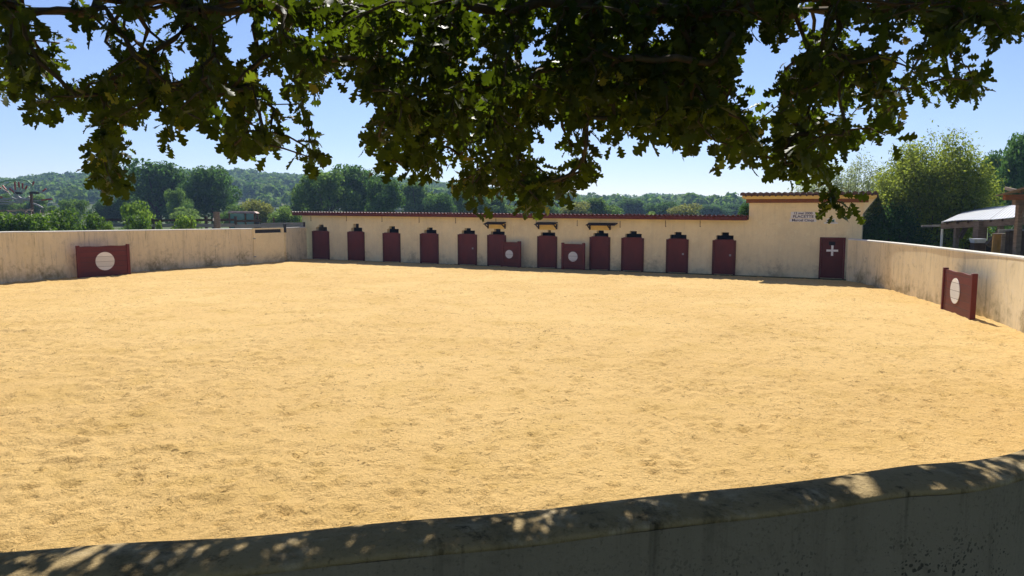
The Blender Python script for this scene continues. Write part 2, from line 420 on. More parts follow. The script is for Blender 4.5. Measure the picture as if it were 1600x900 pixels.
# the wall in the foreground
nin = ringN+[flat(p) for p in Nf]+[Vector((3.55, 4.25, 0)), Vector((4.75, 5.35, 0))]
nou = [Vector((-13.85, 6.4, 0)), Vector((-9.6, 3.66, 0)), Vector((-6.66, 2.46, 0)), Vector((-4.62, 2.0, 0)), Vector((-3.15, 1.85, 0)), Vector((-2.15, 1.89, 0))]+[flat(p) for p in Nn]+[Vector((3.75, 4.0, 0)), Vector((4.95, 5.15, 0))]
th = thing('foreground_wall', 'thick grey mildewed wall nearest the camera, with a broad coping dappled by sun', 'wall', flat(Nn[4]))
Pn, On = smooth_pts(nin, 8), smooth_pts(nou, 8)
WN = [(.04, None), (.04, -.022), (.99, -.022), (.99, None)]
CN = [(.0, -.022), (-.01, -.016), (.03, -.004), (.12, .006), (.3, .013), (.55, .013), (.8, .006), (.96, -.001), (.994, -.008), (1.0, -.022)]
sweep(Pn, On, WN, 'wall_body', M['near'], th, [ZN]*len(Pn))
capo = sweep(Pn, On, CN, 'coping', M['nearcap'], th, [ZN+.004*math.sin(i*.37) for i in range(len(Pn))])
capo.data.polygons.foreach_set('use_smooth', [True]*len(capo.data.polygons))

# gate panel between wall and pens
def frame_from(a, b):
    d = flat(b-a); L = d.length; return L, math.atan2(d.y, d.x)
def wall_holes(L, H, T, holes, extra_x=()):
    """slab along +x, front at y=0, back at y=T, rectangular openings [x0,x1,z0,z1] (may touch)"""
    xs = sorted({0, L, *[h[0] for h in holes], *[h[1] for h in holes]})
    if callable(H): zt = H
    else: zt = lambda x: H
    zs = sorted({0, *[h[2] for h in holes], *[h[3] for h in holes]})+[None]
    def hole(xc, zc): return any(h[0] < xc < h[1] and h[2] < zc < h[3] for h in holes)
    mb = MB(); Zv = lambda z, x: zt(x) if z is None else z
    nx, nz = len(xs)-1, len(zs)-1
    solid = [[not hole((xs[i]+xs[i+1])/2, (zs[k]+(zs[k+1] if zs[k+1] is not None else zt(xs[i])))/2) for k in range(nz)] for i in range(nx)]
    for i in range(nx):
        for k in range(nz):
            if not solid[i][k]: continue
            x0, x1 = xs[i], xs[i+1]
            a, b, c, d = Zv(zs[k], x0), Zv(zs[k], x1), Zv(zs[k+1], x1), Zv(zs[k+1], x0)
            mb.add([(x0, 0, a), (x1, 0, b), (x1, 0, c), (x0, 0, d)], [(0, 1, 2, 3)])
            mb.add([(x0, T, a), (x1, T, b), (x1, T, c), (x0, T, d)], [(3, 2, 1, 0)])
            if i == 0 or not solid[i-1][k]: mb.add([(x0, 0, a), (x0, T, a), (x0, T, d), (x0, 0, d)], [(3, 2, 1, 0)])
            if i == nx-1 or not solid[i+1][k]: mb.add([(x1, 0, b), (x1, T, b), (x1, T, c), (x1, 0, c)], [(0, 1, 2, 3)])
            if k == nz-1 or not solid[i][k+1]: mb.add([(x0, 0, d), (x1, 0, c), (x1, T, c), (x0, T, d)], [(0, 1, 2, 3)])
            if k > 0 and not solid[i][k-1]: mb.add([(x0, 0, a), (x1, 0, b), (x1, T, b), (x0, T, a)], [(3, 2, 1, 0)])
    return mb
L, rz = frame_from(gate_a, gate_b)
hg = D(397, 357, gate_a.y).z
g = thing('arena_gate', 'flush cream gate in the left wall with a dark slot along its top', 'gate', gate_a, rz)
mb = wall_holes(L-.06, hg, .09, [(.1, L-.2, hg-.24, hg-.06)])
for i, p in enumerate(mb.v): mb.v[i] = (p[0]+.03, p[1]+.01, p[2]+.03 if p[2] < .01 else p[2])
mb.build('gate_panel', M['bldg'], g)
MB().box(-.06, .026, .04, .19, 0, hg-.03).build('upright_post', M['wall'], g)  # post added to block sunlight leaking through the gap beside the gate
MB().box(.06, L-.1, .1, .13, hg-.3, hg-.02).build('slot_board', M['blackmetal'], g)
MB().box(L+.0, L+.1, -.03, .09, hg-.25, hg+.2).build('latch_post', M['blackmetal'], g)
for z in (.35, 1.25):
    MB().box(.0, .14, -.012, .01, z, z+.05).build('hinge', M['greyiron'], g)
L2, rz2 = frame_from(gate_b, short_end)
s_ = thing('arena_wall', 'short stub of low wall between the cream gate and the long low building', 'wall', gate_b, rz2)
MB().box(.1, L2, 0, .2, 0, hg-.05).build('wall_body', M['wall'], s_)
MB().box(.09, L2, -.012, .212, hg-.05, hg).build('coping', M['cap'], s_)

# ------------------------------------------------------------------ the long low building
A0, A1 = G(474, 403.9), G(1167, 430.4)
LB, rb = frame_from(A0, A1); ex = flat(A1-A0).normalized(); ey = Vector((-ex.y, ex.x, 0))
def on_wall(px, py):
    """local (x, z) on the front plane of the building where the view ray meets it"""
    d = ray(px, py); n = ey
    t_ = (flat(A0).dot(n))/(d.dot(n)); q = Vector((0, 0, CH))+d*t_
    return (q-flat(A0)).dot(ex), q.z
BT = .22
h0, h1 = on_wall(480, 336)[1], on_wall(1160, 343.5)[1]
Hf = lambda x: h0+(h1-h0)*x/LB
doors = [(489, 515, 361, 405), (544, 570, 362, 408), (599, 626, 364, 410), (657, 685.5, 365, 413), (716, 745.5, 366, 415), (762, 791, 367, 417),
         (840, 870.5, 369, 419.5), (921.5, 953.5, 370, 423), (971, 1006, 371.5, 425), (1041, 1075.5, 373.5, 427.5), (1113, 1149.5, 375, 430.5)]
slots = [((494, 511, 354.5, 362), (497.5, 505.5, 350.8, 356)), ((549, 566, 355.5, 363), (552, 560.5, 349.5, 356)), ((605, 623, 357.5, 365), (608, 617, 353.5, 358)),
         ((663, 682, 359, 366), (667, 676, 355.5, 359.5)), ((721.5, 742, 360, 367), (726, 735.5, 356.5, 360.5)), ((767, 788.5, 361.5, 368), (772, 782, 357.5, 361.8)),
         ((845, 867.5, 363, 370), (856, 860.5, 359.5, 363.5)), ((927, 950.5, 364, 371), (933, 943.5, 360, 364.5)), ((977, 1002.5, 365, 372.5), (984, 995, 361, 365.5)),
         ((1046.5, 1072.5, 366.5, 374.5), (1054, 1065, 362.5, 367)), ((1119, 1146, 367.5, 376), (1127.5, 1139, 363, 368))]
bp = thing('stall_building', 'long low cream building with eleven dark red doors under a thin red roof edge', 'building', A0, rb)
holes = []; slotloc = []
for (dl, dr, dt, dbm), (a, b) in zip(doors, slots):
    zt = (on_wall(a[0], dt)[1])
    x0, x1 = on_wall(a[0], a[3])[0], on_wall(a[1], a[3])[0]
    z1 = on_wall(a[0], a[2])[1]
    zlow = zt-.10
    holes.append((x0, x1, zlow, z1))
    nx0, nx1 = on_wall(b[0], b[2])[0], on_wall(b[1], b[2])[0]; nz1 = on_wall(b[0], b[2])[1]
    holes.append((nx0, nx1, z1-.001, nz1)); slotloc.append((x0, x1, zlow, z1, nz1))
mbw = wall_holes(LB, Hf, BT, holes)
mbw.build('front_wall', M['bldg'], bp)
DB = 3.4                                    # depth of the pens
bh = [(x0+.25, x1+.35, .95, 1.75) for (x0, x1, z0, z1, nz) in slotloc[8:]]
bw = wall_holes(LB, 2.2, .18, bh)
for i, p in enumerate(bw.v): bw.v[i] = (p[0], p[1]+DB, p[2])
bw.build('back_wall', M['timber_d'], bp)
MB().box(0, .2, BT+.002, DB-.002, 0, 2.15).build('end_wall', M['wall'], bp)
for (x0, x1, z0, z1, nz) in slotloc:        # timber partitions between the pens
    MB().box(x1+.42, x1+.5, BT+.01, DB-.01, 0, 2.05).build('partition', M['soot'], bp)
# corrugated roof with irregular red edge
def corrugated(x0, x1, ya, yb, za, zb, pitch, amp, th_, ny=2, dy=0.0, jag=0.0):
    n = int((x1-x0)/pitch*6); V = []; Fc = []
    for i in range(n+1):
        x = x0+(x1-x0)*i/n; w = amp*math.sin(2*math.pi*(x-x0)/pitch)
        hx = za(x) if callable(za) else za; hb = zb(x) if callable(zb) else zb
        j = jag*(math.sin(x*2.1)+math.sin(x*5.3+1)*.6)
        for (y, z) in ((ya+j, hx+w), (yb, hb+w)):
            V += [(x, y, z), (x, y, z+th_)]
        if i:
            a = (i-1)*4; b = i*4
            Fc += [(a, b, b+2, a+2), (a+1, a+3, b+3, b+1), (a, a+1, b+1, b), (a+2, b+2, b+3, a+3)]
    Fc += [(0, 2, 3, 1), (n*4, n*4+1, n*4+3, n*4+2)]
    return V, Fc
V, Fc = corrugated(-.42, LB-.005, -.40, DB+.3, lambda x: Hf(x)+.15, lambda x: Hf(x)-.2, .19, .022, .03, jag=.02)
mesh('roof', V, Fc, M['tilered'], bp, False)
MB().obox((LB/2-.2, -.34, (h0+h1)/2+.055), Vector((LB, 0, h1-h0)).normalized(), Vector((0, 1, 0)), Vector((-(h1-h0), 0, LB)).normalized(), LB/2+.19, .02, .075).build('fascia', M['tilered'], bp)
for i in range(34):                         # loose clay pieces along the ridge edge
    x = rng.uniform(0, LB-.3); MB().obox((x, -.2+rng.uniform(-.05, .1), Hf(x)+.20), Vector((1, rng.uniform(-.2, .2), 0)).normalized(), Vector((0, 1, 0)), Vector((0, 0, 1)), rng.uniform(.06, .16), .07, .014).build('roof_fragment', M['tilered_l'] if i % 2 else M['tilered'], bp)
labels = ['first', 'second', 'third', 'fourth', 'fifth', 'sixth', 'seventh', 'eighth', 'ninth', 'tenth', 'eleventh']
for i, (dl, dr, dt, dbm) in enumerate(doors):
    xc = (dl+dr)/2
    x0, x1 = on_wall(dl, (dt+dbm)/2)[0], on_wall(dr, (dt+dbm)/2)[0]; zt = on_wall(xc, dt)[1]
    d = thing('door', None, None, (0, 0, 0)); d.parent = bp; d.location = ((x0+x1)/2, -.03, 0)
    w = (x1-x0)/2
    for sx in (-1, 1):
        MB().box(sx*w-(.09 if sx > 0 else 0), sx*w+(0 if sx > 0 else .09), -.035, .028, .0, zt-.01).build('door_frame', M['red2'], d, bevel=.006)
    MB().box(-w+.092, w-.092, -.015, .026, .022, zt+.02).build('door_panel', M['red'], d, bevel=.005)
    if i in (9, 10, 4): MB().box(w-.26, w-.18, -.035, -.017, .78, .86).build('latch', M['greyiron'], d)
# hooks / cracks under the eave
for px, py in ((486, 341), (541.5, 341), (597, 342), (655, 343), (712, 344), (775, 345), (838, 347), (902, 348), (969, 350), (1040, 349), (1094, 349)):
    x, z = on_wall(px, py); mb = MB().box(x-.009, x+.009, -.02, -.002, z-.13, z+.13)
    mb.box(x-.009, x+.04, -.05, -.02, z-.15, z-.13).build('hook', M['rusty'], bp)
# little awnings over three doors
for k, (xl, xr, y, yb, xe) in enumerate(((763, 789.5, 349.5, 357, None), (842, 870, 350, 358, None), (922, 953.5, 351, 359, 964))):
    x0, z = on_wall(xl, y); x1 = on_wall(xr, y)[0]; zb = on_wall(xl, yb)[1]
    a = thing('awning', None, None); a.parent = bp; a.location = ((x0+x1)/2, 0, z)
    w = (x1-x0)/2; we = w+(.35 if xe else .04)
    mb = MB(); mb.add([(-w-.06, -.42, -.03), (we, -.42, -.03), (we, -.003, .05), (-w-.06, -.003, .05), (-w-.06, -.42, -.005), (we, -.42, -.005), (we, -.003, .09), (-w-.06, -.003, .09)],
           [(0, 3, 2, 1), (4, 5, 6, 7), (0, 1, 5, 4), (2, 3, 7, 6), (1, 2, 6, 5), (0, 4, 7, 3)])
    mb.build('awning_board', M['soot'], a)
    for sx in (-1, 1):
        mb = MB().box(sx*w-.03, sx*w+.03, -.05, -.003, zb-z, -.0)
        mb.bar((sx*w, -.04, zb-z+.05), (sx*w, -.36, -.03), .04).build('bracket', M['soot'], a)
    zs = slotloc[5+k]
    mb = MB().box(-w+.032, w-.032, -.012, -.002, zs[4]-z+.012, -.002)
    xa, xb = zs[0]-(x0+x1)/2, zs[1]-(x0+x1)/2
    mb.build('yellow_panel', M['yellow'], a)  # flat yellow sheet on the wall between the brackets

# ------------------------------------------------------------------ the tall building
T0 = flat(A1); TL = on_wall(1345, 400)[0]-LB
hT = on_wall(1250, 316)[1]; ORG = LB
tb = thing('tall_building', 'tall cream building with clay tiles, a plaque and a white cross on its door', 'building', T0, rb)
def tw(px, py):
    x, z = on_wall(px, py); return x-ORG, z
wx0, wz0 = tw(1291, 347.5); wx1, wz1 = tw(1306, 341)
hx0, hz0 = tw(1295, 383); hx1, hz1 = tw(1305.5, 377.5)
tbw = wall_holes(TL, hT+.1, .25, [(wx0, wx1, wz0, wz1)])
tbw.build('front_wall', M['bldg'], tb)
TD = 5.2
MB().box(0, .2, .252, TD, 0, hT+.1).build('left_wall', M['bldg'], tb)
MB().box(TL-.2, TL, .252, TD, 0, hT+.1).build('right_wall', M['bldg'], tb)
MB().box(.202, TL-.202, TD-.2, TD-.002, 0, hT+.1).build('back_wall', M['bldg'], tb)
# roof: brown wall plate, yellow soffit, tile edge, canal tiles rising to the back
OV = .42
MB().box(-.12, TL+.18, -.075, -.004, hT-.02, hT+.13).build('wall_plate', M['brownwood'], tb, bevel=.008)
MB().box(-.16, TL+.42, -OV+.02, TD+.2, hT+.132, hT+.16).build('soffit', M['yellow'], tb)  # soffit coloured as if lit by bounce from below
MB().add([(TL+.002, -.07, hT-.45), (TL+.002, TD, hT-.45), (TL+.40, TD, hT+.13), (TL+.40, -.07, hT+.13), (TL+.002, -.07, hT+.13), (TL+.002, TD, hT+.13)],
         [(0, 3, 4), (1, 5, 2), (0, 1, 2, 3), (3, 2, 5, 4), (0, 4, 5, 1)]).build('eave_brace', M['bldg'], tb)
rf = MB().box(-.22, TL+.46, -OV, -OV+.03, hT+.162, hT+.262).build('fascia', M['yellow'], tb)  # bounce-lit yellow put into the fascia colour
V, Fc = corrugated(-.25, TL+.5, -OV-.06, TD+.3, hT+.275, hT+.10, .23, .05, .09)
roof = mesh('roof', V, Fc, M['tilered_l'], tb, False)
nt_ = int((TL+.75)/.23)
for i in range(nt_):                         # clay tile noses along the eave
    x = -.25+.23*i+.06; mb = MB()
    pts = [(x+.075*math.cos(a), z_) for a, z_ in ((math.pi*k/6, math.sin(math.pi*k/6)*.05) for k in range(7))]
    Vv = []
    j = rng.uniform(-.03, .03)
    for y in (-OV-.13+j, -OV+.3): Vv += [(x+(px_-x)*1.3, y, hT+.35+zz) for px_, zz in pts]+[(x+(px_-x)*1.3, y, hT+.27+zz*.5) for px_, zz in pts]
    fc = []
    for k in range(6): fc += [(k, k+1, 14+k+1, 14+k), (7+k, 21+k, 21+k+1, 7+k+1), (k, 7+k, 7+k+1, k+1)]
    mb.add(Vv, fc).build('eave_tile', M['tilered_l'], tb)
# window and sill
w_ = thing('window', None, None); w_.parent = tb; w_.location = ((wx0+wx1)/2, 0, wz0)
hw, hh = (wx1-wx0)/2, wz1-wz0
mb = MB().box(-hw+.002, -hw+.05, .03, .08, .002, hh-.002).box(hw-.05, hw-.002, .03, .08, .002, hh-.002).box(-hw+.052, hw-.052, .03, .08, hh-.05, hh-.002).box(-.02, .02, .03, .08, .03, hh-.052)
mb.build('frame', M['white'], w_); MB().box(-hw+.052, hw-.052, .05, .06, .03, hh-.052).build('pane', M['glass'], w_)
MB().box(-hw-.08, hw+.08, -.06, .05, -.05, .0).build('sill', M['white'], w_)
# cross door
dx0, dz1 = tw(1281.5, 371); dx1 = tw(1320, 405)[0]; dz1 = tw(1300, 371)[1]
cx, czm = tw(1300.5, 391.5)
dd = thing('door', None, None); dd.parent = tb; dd.location = ((dx0+dx1)/2, -.03, 0); dw = (dx1-dx0)/2
dh = MB(); hcx = (hx0+hx1)/2-(dx0+dx1)/2; hwid = (hx1-hx0)/2
pan = wall_holes(2*dw-.12, dz1-.07, .025, [(dw-.06+hcx-hwid, dw-.06+hcx+hwid, hz0-.03, hz1-.03)])
for i, p in enumerate(pan.v): pan.v[i] = (p[0]-dw+.06, p[1]-.005, p[2]+.03)
pan.build('door_panel', M['red2'], dd)
MB().box(hcx-hwid-.03, hcx+hwid+.03, .022, .027, hz0-.03, hz1+.03).build('peephole_dark', M['dark'], dd)  # black sheet painting the darkness inside the hole
for sx in (-1, 1): MB().box(sx*dw-(.055 if sx > 0 else 0), sx*dw+(0 if sx > 0 else .055), -.03, .028, 0, dz1).build('door_frame', M['red'], dd, bevel=.006)
MB().box(-dw+.057, dw-.057, -.03, .028, dz1-.038, dz1).build('door_frame', M['red'], dd, bevel=.006)
ccx = cx-(dx0+dx1)/2; k = (tw(1310, 391)[0]-tw(1291.5, 391)[0])/2; ww = k*.19
MB().box(ccx-k, ccx+k, -.013, -.006, czm-ww, czm+ww).box(ccx-ww, ccx+ww, -.015, -.0062, czm-k*.95, czm-ww-.001).box(ccx-ww, ccx+ww, -.015, -.0062, czm+ww+.001, czm+k*.95).build('cross', M['white'], dd)
# plaque of three tile rows
def text_mesh(body, size, m, parent, loc, name='lettering', sx=1):
    cu = bpy.data.curves.new('t', 'FONT'); cu.body = body; cu.size = size; cu.align_x = 'CENTER'; cu.align_y = 'CENTER'; cu.extrude = .003; cu.offset = size*.018
    o = bpy.data.objects.new('t', cu); COL.objects.link(o); bpy.context.view_layer.update()
    me = bpy.data.meshes.new_from_object(o.evaluated_get(bpy.context.evaluated_depsgraph_get()))
    bpy.data.objects.remove(o); me.materials.clear(); me.materials.append(m)
    q = bpy.data.objects.new(name, me); COL.objects.link(q); q.parent = parent; q.location = loc; q.rotation_euler = (R_(90), 0, 0); q.scale = (sx, 1, 1)
    return q
pl = thing('plaque', None, None); pl.parent = tb
rows = (('12 mai 2000', 1236, 1273.5, 330.8, 335.8), ('PLACETTE', 1235.5, 1275, 335.8, 341.2), ('Marcel Cinqs', 1234, 1275.5, 341.4, 347))
cxp, czp = tw(1254.5, 338.5); pl.location = (cxp, -.004, czp)
for body, xl, xr, yt, yb in rows:
    a0, zt = tw(xl, yt); a1, zb = tw(xr, yb)
    r = MB().box(a0-cxp, a1-cxp, -.015, 0, zb-czp+.006, zt-czp-.004).build('tile_row', M['plaque'], pl, bevel=.002)
    text_mesh(body, (zt-zb)*1.02, M['ink'], r, ((a0+a1)/2-cxp, -.017, (zt+zb)/2-czp), sx=1.12 if 'P' not in body else 1.25)
# dark red board beside the tall building
q = D(1351, 373, T0.y-1.0+1.4)
rbx = thing('red_board', 'small dark red board standing right of the tall building behind the curved wall', 'board', (q.x, q.y, 0), rb)
MB().box(-.2, .14, 0, .04, .6, D(1350, 361.5, q.y).z).build('board', M['red'], rbx)
for sx in (-.15, .09): MB().box(sx-.03, sx+.03, .042, .09, 0, 1.7).build('post', M['red2'], rbx)

# ------------------------------------------------------------------ the four red screens
def screen(label, a, b, h, depth=.11, post=.12, disc=.2, dz=.52, wob=.0, dcx=0.0, back=1):
    L_, r_ = frame_from(a, b); mid = (flat(a)+flat(b))/2
    s = thing('refuge_screen', label, 'screen', mid, r_, 'red refuge screens with a white disc round the ring'); w = L_/2
    n = 14; V = []; Fc = []
    for i in range(n+1):                    # board panel, a little warped on top
        x = -w+post+(2*w-2*post)*i/n; zt = h-.05+wob*math.sin(i*.9)+(0)
        V += [(x, .03, .03+wob*.5*math.sin(i*1.7)), (x, .03, zt), (x, .085, .03), (x, .085, zt)]
        if i:
            p, q_ = (i-1)*4, i*4
            Fc += [(p, q_, q_+1, p+1), (p+2, p+3, q_+3, q_+2), (p+1, q_+1, q_+3, p+3), (p, p+2, q_+2, q_)]
    mesh('board_panel', V, Fc, M['redpl'], s, False)
    for sx in (-1, 1):
        x0 = -w if sx < 0 else w-post
        MB().box(x0, x0+post, 0, depth, 0, h).build('post', M['red'], s, bevel=.012)
    rr = disc; cz = dz*h; V = [(dcx, .018, cz)]+[(dcx+rr*math.cos(2*math.pi*k/40), .018, cz+rr*math.sin(2*math.pi*k/40)) for k in range(40)]
    V += [(x, .029, z) for x, y, z in V[1:]]
    Fc = [(0, k+1, (k+1) % 40+1) for k in range(40)]+[(k+1, k+41, (k+1) % 40+41, (k+1) % 40+1) for k in range(40)]
    mesh('disc', V, Fc, M['whitepl'], s, False)
    return s
screen('widest red screen with a white disc, standing before the left wall', G(122.5, 435.5), G(205, 429.8), 1.30, disc=.37, dz=.49, wob=.010, dcx=.03)
def in_front(px, d):
    x, z = on_wall(px, 400); return flat(A0)+ex*x-ey*d
screen('small red screen half covering the sixth door, under the left awning', in_front(790.5, .55), in_front(821, .55), 1.24, disc=.2, dz=.50, post=.16, dcx=-.08)
screen('red screen with a small white disc, left of the door under the widest awning', in_front(884, .55), in_front(920, .55), 1.22, disc=.225, dz=.49, post=.12)
screen('narrow-looking red screen with gapped boards, before the curved right wall', G(1469, 484), G(1515, 501.5), 1.16, depth=.125, disc=.33, dz=.53, wob=.010, post=.1, dcx=-.12)

# ------------------------------------------------------------------ foliage builders
def leaf_quads(C, N, size, asp=.62):
    """C centres, N normals -> bent diamond leaf clumps (2 tris as 1 quad)"""
    n = len(C); up = rng.normal(size=(n, 3)); a = np.cross(N, up); a /= np.linalg.norm(a, axis=1)[:, None]+1e-9
    b = np.cross(N, a); s = (size*rng.uniform(.6, 1.35, n))[:, None]
    b = b/ (np.linalg.norm(b, axis=1)[:, None]+1e-9)
    V = np.stack([C-a*s*.5, C+b*s*asp*.5+N*s*.1, C+a*s*.5, C-b*s*asp*.5+N*s*.1], 1).reshape(-1, 3)
    Fq = np.arange(4*n).reshape(n, 4); return V, Fq
def unit(n):
    d = rng.normal(size=(n, 3)); return d/np.linalg.norm(d, axis=1)[:, None]
def crown_pts(n, lobes, shell=.35, flatten=.85):
    """lobes: array (k,4) centre + radius; points gather near lobe surfaces, gaps between lobes"""
    L_ = np.asarray(lobes); k = rng.choice(len(L_), n, p=L_[:, 3]**2/np.sum(L_[:, 3]**2))
    d = unit(n); r = 1-np.abs(rng.normal(0, shell, n)); r = np.clip(r, .05, 1.12)+rng.normal(0, .05, n)
    C = L_[k, :3]+d*(L_[k, 3]*r)[:, None]*np.array([1, 1, flatten])
    N = d*.7+unit(n)*.75; N /= np.linalg.norm(N, axis=1)[:, None]
    return C, N
def lobes_for(Rx, H, z0, k, sp=.34):
    """broad-leaf outline within half-width Rx and height H starting at z0"""
    out = []
    for i in range(k):
        u = rng.uniform(0, 1)**.8; ang = rng.uniform(0, 2*math.pi)
        prof = math.sin(math.pi*min(1, .24+u*.62))**.6
        rad = rng.uniform(.15, .8)*Rx*prof; r = Rx*sp*rng.uniform(.75, 1.25)
        z = z0+r*.6+(H-z0-1.35*r)*u
        out.append((rad*math.cos(ang), rad*math.sin(ang), z, r))
    out.append((0, 0, z0+(H-z0)*.5, Rx*.6)); return out
def trunk_mb(H, z1, Rx, k=6, r=.2):
    mb = MB(); mb.tube([(0, 0, -.1), (.04, .02, H*.25), (0, .03, z1)], [r*1.25, r, r*.7], 8)
    for i in range(k):
        a = 2*math.pi*i/k+rng.uniform(-.4, .4); q = rng.uniform(.45, .8)
        mb.tube([(0, .03, z1*rng.uniform(.6, 1)), (math.cos(a)*Rx*q*.5, math.sin(a)*Rx*q*.5, H*.5), (math.cos(a)*Rx*q, math.sin(a)*Rx*q, H*rng.uniform(.62, .88))], [r*.55, r*.35, r*.08], 5)
    return mb
PROTO = {}
def tree_proto(key, mat, n, size, k=16, sp=.34, shell=.3, z0=.12, trunk=True):
    """unit tree: half width 1, height 2"""
    C, N = crown_pts(n, lobes_for(1, 2, 2*z0, k, sp), shell)
    C[:, 2] = np.abs(C[:, 2])
    V, Fq = leaf_quads(C, N, size); PROTO[key] = (V, Fq, mat)
    PROTO[key+'_t'] = trunk_mb(2, .7, 1, 6, .055)
tree_proto('d0', M['dtree'], 9000, .085); tree_proto('d1', M['dtree'], 9000, .085, 20)
tree_proto('m0', M['mtree'], 8000, .09); tree_proto('m1', M['mtree'], 8000, .09, 22, .3)
tree_proto('l0', M['ltree'], 6500, .09, 14); tree_proto('o0', M['olive'], 6500, .09, 16)
tree_proto('s0', M['shrub'], 2600, .13, 12, .36, .35, .02); tree_proto('s1', M['hedge'], 3600, .12, 14, .36, .3, .02)
MESHES = {}
def plant(key, px, wpx, ytop, Y, name, label, cat, group=None, twist=None, trunk=True, zs=1.0):
    X = (px-800)/F*Y; Hh = D(px, ytop, Y).z; w = wpx/F*Y/2
    o = thing(name, label, cat, (X, Y, 0), rng.uniform(0, 6.28), group)
    if key not in MESHES:
        V, Fq, m = PROTO[key]; a = mesh('crown', V, Fq, m, None); MESHES[key] = a.data; bpy.data.objects.remove(a)
        b = PROTO[key+'_t'].build('trunk', M['bark'], None); MESHES[key+'_t'] = b.data; bpy.data.objects.remove(b)
    for part, k2 in (('crown', key), ('trunk', key+'_t')):
        if part == 'trunk' and not trunk: continue
        q = bpy.data.objects.new(part, MESHES[k2]); COL.objects.link(q); q.parent = o
        q.scale = (w, w, Hh/2)
    return o
GT = 'trees in the row beyond the ring'
trees = [
 ('l0', 293, 60, 322, 70, 'low light green bushy tree at the foot of the two dark round trees'),
 ('m0', 375, 56, 318, 74, 'low mid green tree filling the gap right of the two dark round trees'),
 ('d1', 205, 60, 300, 92, 'blue-green tree left of the two dark round trees'),
 ('d0', 250, 104, 247, 84, 'tall dark round tree, left one of the pair before the wooded hill'),
 ('d1', 336, 80, 259, 82, 'dark round tree, right one of the pair left of the tractor'),
 ('m0', 283, 40, 292, 76, 'lighter narrow tree filling the gap between the two dark round trees'),
 ('o0', 405, 56, 310, 66, 'olive-coloured bushy tree right behind the tractor cab'),
 ('l0', 448, 62, 321, 60, 'pale low bushy tree between the tractor and the red roof edge'),
 ('m1', 470, 44, 300, 78, 'mid green tree rising just left of the low building'),
 ('m0', 512, 76, 262, 74, 'broad mid green tree above the left end of the red roof'),
 ('d0', 556, 86, 254, 78, 'tallest dark tree above the second and third doors'),
 ('d1', 597, 64, 276, 72, 'dark greyish tree above the third door'),
 ('m1', 653, 78, 281, 92, 'blue-green tree above the fourth door'),
 ('m0', 727, 62, 291, 92, 'soft green tree above the fifth door, half hidden by oak leaves'),
 ('d0', 690, 50, 300, 84, 'small dark tree between the blue-green and the soft green trees'),
 ('m1', 776, 60, 305, 100, 'mid green tree behind the lowest oak leaves'),
 ('m0', 838, 60, 312, 100, 'mid green tree above the seventh door'),
 ('o0', 898, 52, 314, 84, 'olive round tree above the eighth door'),
 ('m1', 935, 66, 307, 88, 'green tree above the widest awning'),
 ('d1', 985, 60, 309, 150, 'dark tree in the haze above the ninth door'),
 ('l0', 1014, 34, 329, 66, 'small light green bush peeping over the roof above the ninth door'),
 ('d0', 1036, 56, 314, 120, 'dark tree above the tenth door'),
 ('o0', 1068, 62, 317, 88, 'olive round tree above the tenth and eleventh doors'),
 ('d1', 1108, 54, 319, 150, 'blue-green distant tree above the eleventh door'),
 ('d0', 1142, 40, 318, 160, 'distant tree just left of the tall building'),
 ('d0', 1163, 26, 312, 36, 'dark tree touching the left eave of the tall building'),
 ('m0', 118, 50, 309, 80, 'mid green tree behind the hedge, right of the farm machine'),
 ('m1', 60, 60, 304, 96, 'green tree behind the farm machine'),
 ('m0', 8, 50, 300, 96, 'green tree at the far left behind the farm machine'),
 ('d1', 165, 46, 312, 90, 'dark low tree behind the shrubs'),
]
for i, (k, px, w, yt, Y, lb) in enumerate(trees):
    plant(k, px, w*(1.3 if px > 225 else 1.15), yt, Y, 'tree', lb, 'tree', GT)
# hedge and shrubs behind the left wall
shr = [
 ('s1', 97, 82, 320, 34, 'rounded glossy dark green shrub behind the left wall, right of the hedge'),
 ('s1', 150, 74, 327, 35, 'glossy green shrub behind the wide red screen'),
 ('s0', 172, 20, 340, 33.5, 'small light green sprig at the edge of the glossy shrub'),
 ('s0', 213, 66, 307, 39, 'tallest light green shrub with ragged top before the dark tree'),
 ('s0', 226, 40, 322, 38, 'light green shrub low at the foot of the tallest light shrub'),
 ('s1', 216, 66, 331, 36.5, 'yellowish shrub in front of the fence rails'),
 ('s0', 250, 20, 340, 36, 'smallest green shrub growing through the fence rails'),
 ('s0', 293, 48, 330, 36, 'round bright shrub before the fence, left of the stump'),
]
for k, px, w, yt, Y, lb in shr: plant(k, px, w, yt, Y, 'shrub', lb, 'shrub', 'shrubs behind the left wall', trunk=True)
hd = thing('hedge', 'clipped glossy green hedge at the far left behind the low wall', 'hedge', ((20-800)/F*33, 33, 0))
lob = []
for i in range(80):
    px = rng.uniform(-120, 74); Y = rng.uniform(32, 34); q = D(px, 332.5+rng.uniform(-1, 4), Y)
    lob.append((q.x, Y, q.z-.5 if i % 2 else rng.uniform(.7, q.z-.6), .55))
C, N = crown_pts(26000, lob, .25)
V, Fq = leaf_quads(C, N, .14); mesh('foliage', V, Fq, M['hedge'], hd)
mb = MB()
for i in range(8): x = lob[i][0]; mb.tube([(x, 33, 0), (x+.1, 33, 1.2)], [.05, .03], 5)
mb.build('stems', M['bark'], hd, True)
for px, w, yt, Y, k, lb in ((1300, 120, 335, 40, 'm0', 'low dark bush behind the tall building'),):
    plant(k, px, w, yt, Y, 'shrub', lb, 'shrub')

